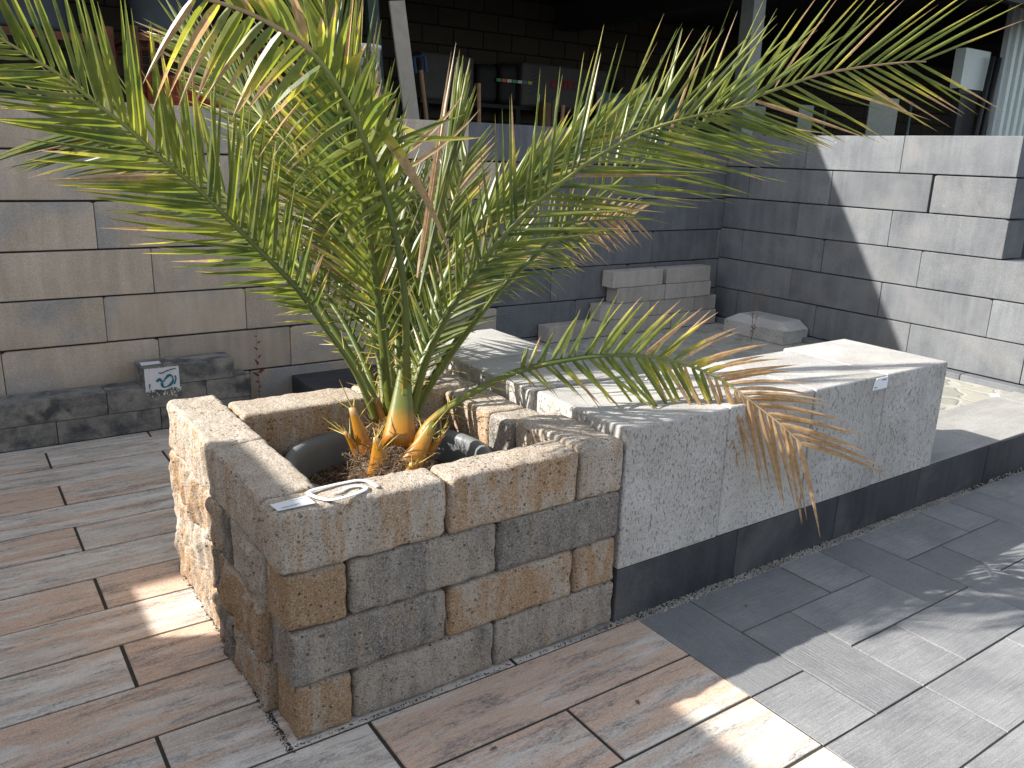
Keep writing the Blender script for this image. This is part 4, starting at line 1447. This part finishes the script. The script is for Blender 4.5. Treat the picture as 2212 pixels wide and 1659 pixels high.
for (a, b, L_, w_, br_, dr_, cu_) in (((752, 190, 2.22), (990, 470, 2.28), 0.50, 0.032, 0.40, 0.10, -0.12), ((880, 330, 2.5), (1010, 225, 2.5), 0.24, 0.014, 0.7, -0.06, 0.1), ((800, 262, 2.45), (900, 283, 2.4), 0.2, 0.03, 0.25, 0.05, 0.0), ((870, 370, 2.6), (1040, 270, 2.6), 0.3, 0.014, 0.55, -0.06, 0.1),
                           ((860, 300, 2.5), (985, 300, 2.5), 0.26, 0.02, 0.2, 0.03, 0.05), ((840, 340, 2.5), (955, 262, 2.5), 0.22, 0.018, 0.15, 0.0, 0.05), ((812, 330, 2.3), (950, 262, 2.3), 0.27, 0.018, 0.12, 0.0, -0.05)):
    leaflet(V, F, LA, at(*a), at(*b) - at(*a), L_, w_, RT + UP, br_, dr_, 0.4, cu_)
dl = finish('dead_leaflets', V, F, LA, M['leaf'], None, palm, sm=False)
dl['label'] = 'dried straw coloured leaflets standing among the green ones'

# thick orange leaf bases and cut stubs
def stub(p0, p1, w0, w1, squash=0.45, bend=0.0, cut=True, green=0.06):
    p0, p1 = Vector(p0), Vector(p1)
    pts = []
    for i in range(9):
        s = i / 8
        pts.append(p0.lerp(p1, s) + Vector((0, 0, bend * math.sin(s * math.pi))))
    tb = MB()
    rl = [w0 * (1 - (i / 8)) ** 1.2 + w1 for i in range(9)]
    tb.tube(pts, rl, 12, squash, wide=RT)
    s2 = MB()
    for k in range(7):
        s = random.uniform(0.5, 1.0)
        p = p0.lerp(p1, s) + Vector((0, 0, bend * math.sin(s * math.pi)))
        d = ((p1 - p0).normalized() * random.uniform(0.1, 0.9) + Vector((random.uniform(-1, 1), random.uniform(-1, 1), random.uniform(0, 1.1)))).normalized()
        ln = random.uniform(0.04, 0.105)
        s2.tube([p, p + d * ln * 0.5, p + d * ln], [0.0022, 0.0018, 0.0004], 4, cap=False)
    nb = len(tb.v)
    return finish('leaf_base', [Vector(q_) for q_ in tb.v + s2.v], tb.f + [tuple(i + nb for i in f_) for f_ in s2.f],
                  [(green * (i // 12) / 8, 0.5, 0.75 if (i // 12) >= 7 and cut else 0.0) for i in range(nb)] + [(0.9, 0.5, 0.0)] * len(s2.v),
                  [M['stalk'], M['spine']], [0] * len(tb.f) + [1] * len(s2.f), palm)


stub(at(861, 965, 2.67), at(876, 770, 2.705), 0.044, 0.016, 0.45, cut=False, green=0.30)
stub(at(824, 1022, 2.58), at(812, 944, 2.55), 0.040, 0.008, 0.5)
stub(at(795, 990, 2.64), at(760, 880, 2.60), 0.022, 0.011, 0.5)
stub(at(778, 990, 2.64), at(745, 932, 2.60), 0.012, 0.006, 0.5)
stub(at(882, 1012, 2.58), at(938, 912, 2.60), 0.030, 0.013, 0.5, cut=False, green=0.14)
stub(at(888, 1040, 2.54), at(892, 1000, 2.52), 0.030, 0.010, 0.5)
stub(at(918, 985, 2.70), at(958, 938, 2.70), 0.014, 0.007, 0.5)
stub(at(835, 940, 2.80), at(812, 860, 2.80), 0.022, 0.012, 0.5)

# matted brown fibre around the leaf bases
fb = MB()
for (px_, py_, dd) in ((861, 975, 2.66), (840, 985, 2.62), (822, 1015, 2.55), (795, 985, 2.62), (778, 985, 2.64), (882, 1000, 2.58), (900, 1005, 2.60), (860, 1010, 2.58), (845, 1022, 2.54), (905, 985, 2.7), (840, 930, 2.78), (885, 930, 2.8)):
    c0 = at(px_, py_, dd)
    for i in range(130):
        p = c0 + Vector((random.gauss(0, 0.022), random.gauss(0, 0.022), random.gauss(0, 0.014)))
        d = Vector((random.uniform(-1, 1), random.uniform(-1, 1), random.uniform(-0.3, 1))).normalized()
        sw = Vector((random.uniform(-1, 1), random.uniform(-1, 1), random.uniform(-1, 0.3))) * 0.8
        ln = random.uniform(0.012, 0.05)
        fb.tube([p, p + d * ln * 0.5, p + (d + sw).normalized() * ln], [0.0010, 0.0009, 0.0004], 3, cap=False)
f_ = mesh_obj('matted_fibre', [Vector(q_) - PL for q_ in fb.v], fb.f, M['fibre'], palm)
f_['kind'] = 'stuff'
# short fibrous trunk
tv = MB()
tv.tube([PL + Vector((0, 0, -0.06)), PL + Vector((0, 0, 0.0)), PL + Vector((0, 0, 0.06)), PL + Vector((0.0, 0, 0.12)), PL + Vector((0, 0, 0.17))], [0.11, 0.115, 0.10, 0.075, 0.04], 18)
tr_ = mesh_obj('trunk', [Vector(q_) - PL + Vector((0.010 * noise.noise(Vector(q_) * 30), 0.010 * noise.noise(Vector(q_) * 31 + Vector((5, 5, 5))), 0)) for q_ in tv.v], tv.f, M['fibre'], palm, smooth=True)
fb = MB()
for i in range(1500):
    a = random.uniform(0, 6.283)
    h_ = random.uniform(-0.03, 0.16)
    rr = 0.105 - 0.35 * max(0, h_ - 0.04)
    p = PL + Vector((rr * math.cos(a), rr * math.sin(a), h_))
    d = Vector((math.cos(a) * random.uniform(0.1, 1), math.sin(a) * random.uniform(0.1, 1), random.uniform(-0.6, 1.0))).normalized()
    sw = Vector((random.uniform(-1, 1), random.uniform(-1, 1), random.uniform(-1, 0.5))) * 0.5
    ln = random.uniform(0.015, 0.065)
    fb.tube([p, p + d * ln * 0.5, p + (d + sw).normalized() * ln], [0.0011, 0.0009, 0.0004], 3, cap=False)
f_ = mesh_obj('trunk_fibre', [Vector(q_) - PL for q_ in fb.v], fb.f, M['fibre'], palm)
f_['kind'] = 'stuff'

# ------------------------------------------------------------------ weeds
def weed(name, base, h, mat, label, leaves, twig=False, n=1):
    root = empty(name, base)
    tag(root, label, 'weed')
    mb = MB()
    for k in range(n):
        dx, dy = random.uniform(-0.03, 0.03) * (n > 1), random.uniform(-0.03, 0.03) * (n > 1)
        pts = [(0, 0, 0), (dx * 0.4 + 0.004, dy * 0.4, h * 0.3), (dx - 0.006, dy, h * 0.65), (dx * 1.6 + 0.01, dy * 1.4, h)]
        sp = smooth(pts, 4)
        mb.tube(sp, [0.0018 * (1 - 0.7 * i / len(sp)) for i in range(len(sp))], 4, cap=False)
        if twig:
            for j in range(16):
                p = sp[random.randrange(len(sp) // 2, len(sp))]
                q1 = p + Vector((random.uniform(-0.06, 0.06), random.uniform(-0.06, 0.06), random.uniform(0.01, 0.07)))
                mb.tube([p, (p + q1) / 2 + Vector((0, 0, 0.006)), q1], [0.0008, 0.0007, 0.0005], 3, cap=False)
                for _ in range(3):
                    e = q1 + Vector((random.uniform(-0.012, 0.012), random.uniform(-0.012, 0.012), random.uniform(-0.008, 0.012)))
                    mb.tube([e, e + Vector((0.002, 0, 0.004))], [0.0022, 0.0012], 4)
    mb.build('stem', M['drystem'], root)
    V, F, LA = [], [], []
    for (z, az, L_) in leaves:
        d = Vector((math.cos(az), math.sin(az) * 0.6, random.uniform(0.3, 0.9)))
        leaflet(V, F, LA, Vector((0.003, -0.004, z)), d, L_, L_ * 0.34, Vector((0, 0, 1)), 0, 0.2, 0.2)
    if V:
        mesh_obj('leaves', V, F, mat, root)
    return root


weed('red_weed', (0.855, 2.93, 0.0), 0.50, M['redweed'], 'thin weed with dark red leaves growing at the end of the low charcoal wall',
     [(0.22, 0.2, 0.06), (0.20, 2.6, 0.05), (0.27, 1.9, 0.05), (0.31, 0.5, 0.035), (0.16, 2.9, 0.03), (0.36, 2.4, 0.03), (0.40, 0.4, 0.03), (0.13, 0.4, 0.025), (0.10, 2.7, 0.02), (0.44, 2.8, 0.02)])
weed('dry_weed', (4.44, 2.22, PZ), 0.36, M['drystem'], 'dry brown branching weed in front of the chamfered stone', [(0.05, 1, 0.04), (0.07, 3, 0.04), (0.09, 5, 0.04), (0.12, 0.3, 0.035), (0.03, 4, 0.04), (0.10, 2.2, 0.035)], True, 4)

# ------------------------------------------------------------------ hall behind
HF = 1.0
hall = empty('hall_building', (4.0, 4.3, 0))
tag(hall, 'dark open storage hall with breeze-block back wall and steel posts behind the display walls', 'building')
HO = Vector((4.0, 4.3, 0))


def hbox(name, x0, x1, y0, y1, z0, z1, mat):
    cx, cy = (x0 + x1) / 2, (y0 + y1) / 2
    b = MB()
    b.box(x0 - cx, x1 - cx, y0 - cy, y1 - cy, z0, z1)
    return b.build(name, mat, hall, (cx - HO.x, cy - HO.y, 0))


hbox('floor', -8, 22, 4.0, 9.4, 0.0, HF, M['sand'])
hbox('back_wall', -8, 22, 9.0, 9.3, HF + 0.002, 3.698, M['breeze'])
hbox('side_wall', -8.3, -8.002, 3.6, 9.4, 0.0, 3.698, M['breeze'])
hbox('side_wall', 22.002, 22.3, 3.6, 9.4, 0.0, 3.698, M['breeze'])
hbox('roof', -9, 23, 3.55, 9.6, 3.70, 3.80, M['roof'])
hbox('eave_beam', -9, 23, 3.60, 3.72, 3.45, 3.699, M['roof'])
hbox('roof_beam', 7.5, 7.8, 4.4, 8.9, 3.35, 3.698, M['roof'])
hbox('roof_beam', 12.5, 12.8, 4.4, 8.9, 3.35, 3.698, M['roof'])
hbox('steel_post', 6.48, 6.66, 4.28, 4.44, HF + 0.002, 3.698, M['steel'])
hbox('steel_post', -2.6, -2.42, 4.28, 4.44, HF + 0.002, 3.698, M['steel'])
# ribbed pale cladding at the right
for k in range(14):
    x = 11.62 + k * 0.19
    hbox('cladding_panel', x, x + 0.098, 4.22 + 0.045, 4.34, 0.3, 3.698, M['clad'])
    hbox('cladding_rib', x + 0.1, x + 0.188, 4.22, 4.34, 0.3, 3.698, M['cladlite'])


def prop(name, label, cat, parts, loc, group=None, rot=None):
    root = empty(name, loc)
    if rot:
        root.rotation_euler = rot
    tag(root, label, cat, group)
    for nm, mb, m in parts:
        mb.build(nm, M[m], root)
    return root


def bx(*a):
    b = MB()
    b.box(*a)
    return b


# rusty mesh crate with orange-red boards, left
cr = MB()
for x in (0.0, 1.15):
    for y in (0.0, 0.75):
        cr.box(x - 0.035, x + 0.035, y - 0.035, y + 0.035, 0, 1.26)
for z in (0.08, 1.20):
    cr.box(-0.02, 1.17, -0.025, 0.025, z - 0.025, z + 0.025)
    cr.box(-0.02, 1.17, 0.725, 0.775, z - 0.025, z + 0.025)
    cr.box(-0.02, 0.02, 0.03, 0.72, z - 0.02, z + 0.02)
    cr.box(1.13, 1.17, 0.03, 0.72, z - 0.02, z + 0.02)
ms = MB()
for k in range(22):
    x = 0.05 + k * 0.05
    ms.tube([(x, 0, 0.1), (x, 0, 1.2)], 0.0028, 4)
for k in range(20):
    z = 0.14 + k * 0.055
    ms.tube([(0.03, 0, z), (1.12, 0, z)], 0.0028, 4)
bd = MB()
for k in range(5):
    bd.box(0.10, 1.08, 0.14 + k * 0.12, 0.16 + k * 0.12 + 0.07, 0.12 + 0.05 * k, 0.98 - 0.07 * (k % 3))
prop('mesh_crate', 'rusty wire mesh crate filled with orange-red boards behind the tan wall', 'crate', [('crate_frame', cr, 'rust'), ('wire_mesh', ms, 'rust'), ('board_stack', bd, 'redboard')], (0.62, 4.5, HF))
cr2 = MB()
for x in (0.0, 1.1):
    cr2.box(x - 0.04, x + 0.04, -0.04, 0.04, 0, 1.25)
cr2.box(-0.02, 1.12, -0.025, 0.025, 1.14, 1.19)
cr2.box(-0.02, 1.12, -0.025, 0.025, 0.72, 0.77)
prop('mesh_crate', 'dark rusty crate frame at the far left behind the tan wall', 'crate', [('crate_frame', cr2, 'rust'), ('crate_back', bx(0.0, 1.1, 0.3, 0.33, 0, 0.9), 'black')], (-0.62, 4.6, HF))
for i, (px, d_, lb) in enumerate(((0.05, 'drum', 'blue-grey drum standing on the far left crate'), (0.92, 'drum', 'blue-grey drum standing on the crate of orange-red boards'))):
    vs, fc = [], []
    pr2 = [(0.0, 0), (0.23, 0), (0.235, 0.02), (0.245, 0.2), (0.252, 0.21), (0.245, 0.22), (0.25, 0.42), (0.258, 0.43), (0.25, 0.44), (0.24, 0.58), (0.0, 0.58)]
    N = 28
    for r_, z in pr2:
        for k in range(N):
            a = 2 * math.pi * k / N
            vs.append((r_ * math.cos(a), r_ * math.sin(a), z))
    for a_ in range(len(pr2) - 1):
        for k in range(N):
            k2 = (k + 1) % N
            fc.append((a_ * N + k, a_ * N + k2, (a_ + 1) * N + k2, (a_ + 1) * N + k))
    o = mesh_obj('drum', vs, fc, M[d_], None, (px, 4.78, HF + 1.262 if i else HF + 1.20), smooth=True)
    tag(o, lb, 'drum')

# leaning pale board
o = mesh_obj('plank_board', [(-0.065, 0, 0), (0.065, 0, 0), (0.065, 0.02, 0), (-0.065, 0.02, 0), (-0.065, 0, 1.62), (0.062, 0, 1.62), (0.062, 0.02, 1.62), (-0.065, 0.02, 1.62)],
             [(3, 2, 1, 0), (4, 5, 6, 7), (0, 1, 5, 4), (1, 2, 6, 5), (2, 3, 7, 6), (3, 0, 4, 7)], M['board'], None, (2.70, 4.25, HF + 0.004))
o.rotation_euler = (0, R(-8.5), 0)
tag(o, 'pale weathered board leaning upright inside the hall behind the palm', 'board')
# dark green posts with a white clip
for i, (x, lean, lb) in enumerate(((2.02, 3, 'dark green post left of the white printed bucket'), (2.40, 4, 'dark green post between the white bucket and the leaning board'))):
    pt = MB()
    pt.box(-0.045, 0.045, -0.03, 0.03, 0, 2.4)
    parts = [('post_body', pt, 'green')]
    if i:
        parts.append(('clip', bx(-0.02, 0.02, -0.038, -0.032, 1.02, 1.13), 'board'))
    prop('green_post', lb, 'post', parts, (x, 4.34, HF + 0.003), 'dark green posts in the hall', (0, R(-lean), 0))
# white bucket with lettering
vs, fc = [], []
pr2 = [(0.0, 0), (0.095, 0), (0.112, 0.26), (0.120, 0.262), (0.120, 0.29), (0.0, 0.29)]
for r_, z in pr2:
    for k in range(28):
        a = 2 * math.pi * k / 28
        vs.append((r_ * math.cos(a), r_ * math.sin(a), z))
for a_ in range(len(pr2) - 1):
    for k in range(28):
        k2 = (k + 1) % 28
        fc.append((a_ * 28 + k, a_ * 28 + k2, (a_ + 1) * 28 + k2, (a_ + 1) * 28 + k))
bk = empty('bucket', (2.215, 4.30, 1.985))
tag(bk, 'white bucket lettered ERTS and treben inside the hall', 'bucket')
mesh_obj('bucket_body', vs, fc, M['paper'], bk, smooth=True)
text_mesh('lettering', 'ERTS', 0.058, M['ink'], bk, (-0.085, -0.121, 0.195), (R(90), 0, 0), 0.004, bold=0.001)
text_mesh('lettering', 'treben', 0.055, M['ink'], bk, (-0.09, -0.121, 0.105), (R(90), 0, 0), 0.004, bold=0.001)
bs = bx(2.12, 2.32, 4.30 - 0.11, 4.45, HF + 0.003, 1.984)
tag(bs.build('stacked_box', M['drum']), 'blue-grey box under the white printed bucket', 'box')
# tool handles
for i, (x, z1, lean, lb) in enumerate(((2.93, 1.16, 8, 'wooden tool handle leaning left just right of the pale board'), (2.88, 1.18, -10, 'wooden tool handle leaning right, crossing another'), (3.45, 1.10, 2, 'upright wooden tool handle near the spear leaf'), (4.35, 0.98, -3, 'upright wooden handle standing alone right of the spear leaf'))):
    t_ = MB()
    t_.tube([(0, 0, 0), (0, 0, z1)], 0.018, 10)
    parts = [('handle', t_, 'wood')]
    if i == 0:
        hd = MB()
        hd.tube([(-0.05, 0, z1 - 0.02), (-0.05, 0, z1 + 0.10), (0.05, 0, z1 + 0.10), (0.05, 0, z1 - 0.02)], 0.014, 6)
        parts.append(('grip', hd, 'bluehandle'))
    prop('tool_handle', lb, 'tool', parts, (x, 4.45 + 0.07 * i, HF + 0.003), 'wooden tool handles', (0, R(-lean), 0))
# wooden post and grey pipe in front of the packages
o = bx(-0.07, 0.07, -0.05, 0.05, 0, 1.24).build('timber_offcut', M['wood'], None, (6.82, 8.2, HF + 0.003))
tag(o, 'square timber offcut standing beside the grey pipe in the hall', 'timber')
t_ = MB()
t_.tube([(0, 0, 0), (0, 0, 1.29), (0, 0, 1.32)], [0.04, 0.04, 0.025], 14)
o = t_.build('pipe', M['steel'], None, (6.97, 8.2, HF + 0.003), True)
tag(o, 'grey upright pipe beside the timber offcut in the hall', 'pipe')
# wrapped packages on a pallet rack, with lettering
rk = MB()
for x in (5.0, 6.5, 8.3):
    for y in (8.45, 8.9):
        rk.box(x - 0.04, x + 0.04, y - 0.03, y + 0.03, HF + 0.003, 2.14)
rk.box(4.9, 8.4, 8.4, 8.95, 2.14, 2.19)
tag(rk.build('storage_shelf', M['black']), 'dark shelf carrying wrapped packages against the breeze-block wall', 'shelf')
pkg = empty('wrapped_package', (6.55, 8.42, 2.192))
tag(pkg, 'grey wrapped package lettered climowool on the dark shelf', 'package')
chamfer_block('package_body', 0, 1.62, 0, 0.45, 0, 0.60, M['package'], pkg, 0.05, 4)
text_mesh('lettering', 'clim', 0.27, M['red'], pkg, (0.50, -0.004, 0.27), (R(90), 0, 0), 0.003, bold=0.004)
text_mesh('lettering', 'owool', 0.27, M['ink'], pkg, (0.93, -0.004, 0.27), (R(90), 0, 0), 0.003, bold=0.004)
for k in range(7):
    b = MB()
    b.v = [(0.16, -0.003, 0.50 - k * 0.055), (0.30, -0.003, 0.56 - k * 0.055), (0.30, -0.003, 0.585 - k * 0.055), (0.16, -0.003, 0.525 - k * 0.055)]
    b.v += [(x, y + 0.002, z) for x, y, z in b.v]
    b.f = [(0, 1, 2, 3), (7, 6, 5, 4), (0, 4, 5, 1), (1, 5, 6, 2), (2, 6, 7, 3), (3, 7, 4, 0)]
    b.build('printed_stripe', M['ink'], pkg)
p2 = chamfer_block('wrapped_package', 4.92, 5.75, 8.42, 8.86, 2.193, 2.79, M['package'], None, 0.05, 4)
tag(p2, 'plain grey wrapped package left of the lettered one on the dark shelf', 'package')
p3 = chamfer_block('black_sack', 5.82, 6.18, 8.45, 8.86, 2.193, 2.72, M['black'], None, 0.12, 5)
tag(p3, 'left black sack standing between the two grey packages', 'sack')
p4 = chamfer_block('black_sack', 6.2, 6.52, 8.45, 8.86, 2.193, 2.76, M['black'], None, 0.12, 5)
tag(p4, 'right black sack standing against the lettered package', 'sack')
tp = empty('taped_rail', (6.1, 8.40, 2.50))
tag(tp, 'thin rail with green, orange and yellow tape in front of the black sacks', 'rail')
bx(0, 0.66, 0, 0.02, 0.0, 0.018).build('rail', M['black'], tp)
for k, cm in enumerate(('greentape', 'orange', 'paper', 'greentape', 'paper', 'bluesheet', 'yellowtape')):
    bx(k * 0.09, k * 0.09 + 0.075, -0.006, -0.001, -0.008, 0.034).build('tape_patch', M[cm], tp)
bs = bx(0, 2.1, 0, 0.03, 0, 1.47).build('blue_sheet', M['bluesheet'], None, (7.88, 8.25, HF + 0.003))
bs.rotation_euler = (R(-3), 0, 0)
tag(bs, 'light blue insulation sheet standing behind the dark corner wall', 'sheet')
dr_ = MB()
dr_.tube([(0, 0, 0), (0, 0, 1.7)], 0.22, 20)
o = dr_.build('grey_roll', M['package'], None, (8.75, 8.7, HF + 0.003), True)
tag(o, 'upright grey roll behind the light blue sheet', 'roll')
# pale glass-like panels standing behind the right wall
for (x, y, w, z1, lb) in ((6.73, 4.36, 0.20, 1.10, 'narrow pale green pane right beside the steel post'), (7.55, 4.4, 0.26, 1.16, 'pale green pane standing second right of the steel post'), (8.95, 4.45, 0.62, 1.34, 'widest pale green pane, standing third right of the steel post')):
    o = bx(0, w, 0, 0.012, 0, z1).build('glass_pane', M['glass'], None, (x, y, HF + 0.003))
    tag(o, lb, 'glass pane', 'pale panes leaning in the hall')
for (x, z1, lb) in ((8.3, 1.15, 'thin upright rod left of the widest pale pane'), (10.1, 1.35, 'thin upright rod right of the widest pale pane'), (7.1, 1.2, 'thin upright rod between the two narrow pale panes')):
    t_ = MB()
    t_.tube([(0, 0, 0), (0, 0, z1)], 0.02, 8)
    o = t_.build('steel_rod', M['glass'], None, (x, 4.6, HF + 0.003), True)
    tag(o, lb, 'rod', 'upright rods in the hall')
wr = prop('pale_container', 'pale blue-white plastic container standing high beside the ribbed cladding', 'container',
          [('container_body', bx(0, 0.64, 0, 0.14, 1.56, 2.06), 'cladlite'), ('container_foot', bx(0.03, 0.6, 0.02, 0.12, 1.49, 1.555), 'black'), ('stand', bx(0.1, 0.55, 0.03, 0.12, 0, 1.485), 'black')], (10.85, 4.4, HF + 0.003))
for k, lb in enumerate(('left dark slanting bar beside the ribbed cladding', 'right dark slanting bar beside the ribbed cladding')):
    t_ = MB()
    t_.tube([(0, 0, 0), (0, 0, 2.0)], 0.035, 8)
    o = t_.build('dark_bar', M['black'], None, (11.2 + 0.17 * k, 4.32, HF + 0.003), True)
    o.rotation_euler = (0, R(6), 0)
    tag(o, lb, 'bar', 'dark bars beside the cladding')

# ------------------------------------------------------------------ added stepped wall, out of view on the left, shaped to shade planks and planter
lwall = empty('shade_wall', (-2.2, 1.655, 0))
tag(lwall, 'added stepped wall of tan blocks, out of view, shading the planks and planter', 'wall')
Hh, Hl = 2.30, 1.45


def lblock(y0, y1, z0, z1):
    o = chamfer_block('wall_block', -0.25, 0, y0, y1, z0, z1, M['tan'], None, 0.006)
    o.parent = lwall


nz = 9
for i in range(nz):
    z0, z1 = Hh * i / nz, Hh * (i + 1) / nz
    y = -5.2 + (0.38 if i % 2 else 0)
    while y < -1e-6:
        y2 = min(0.0, y + 0.757)
        if 0 - y2 < 0.1:
            y2 = 0.0
        lblock(y + 0.0005, y2, z0, z1 - 0.0005)
        y = y2
for i in range(6):
    z0, z1 = Hl * i / 6, Hl * (i + 1) / 6
    y = 0.0
    while y < 1.3:
        lblock(y + 0.001, min(1.34, y + 0.66), z0, z1 - 0.0005)
        y += 0.66

# a few fallen leaf bits on the paving
lb_ = [((0.42, -0.30), 'curled dry seed head lying on the streaked plank in front of the planter'), ((0.88, -0.36), 'small dry leaf crumb near the lit edge of the planks'), ((1.58, -0.17), 'brown crumpled leaf stain on the grey slab near the kerb')]
for (x, y), lb in lb_:
    V, F, LA = [], [], []
    for k in range(4):
        a = random.uniform(0, 6.28)
        leaflet(V, F, LA, Vector((0, 0, 0.002)), Vector((math.cos(a), math.sin(a), 0.2)), random.uniform(0.008, 0.018), 0.006, Vector((-math.sin(a), math.cos(a), 0.1)), 1, 0.1, 0.6)
    o = mesh_obj('dry_leaf', V, F, M['drystem'], None, (x, y, 0.002))
    tag(o, lb, 'dry leaf')
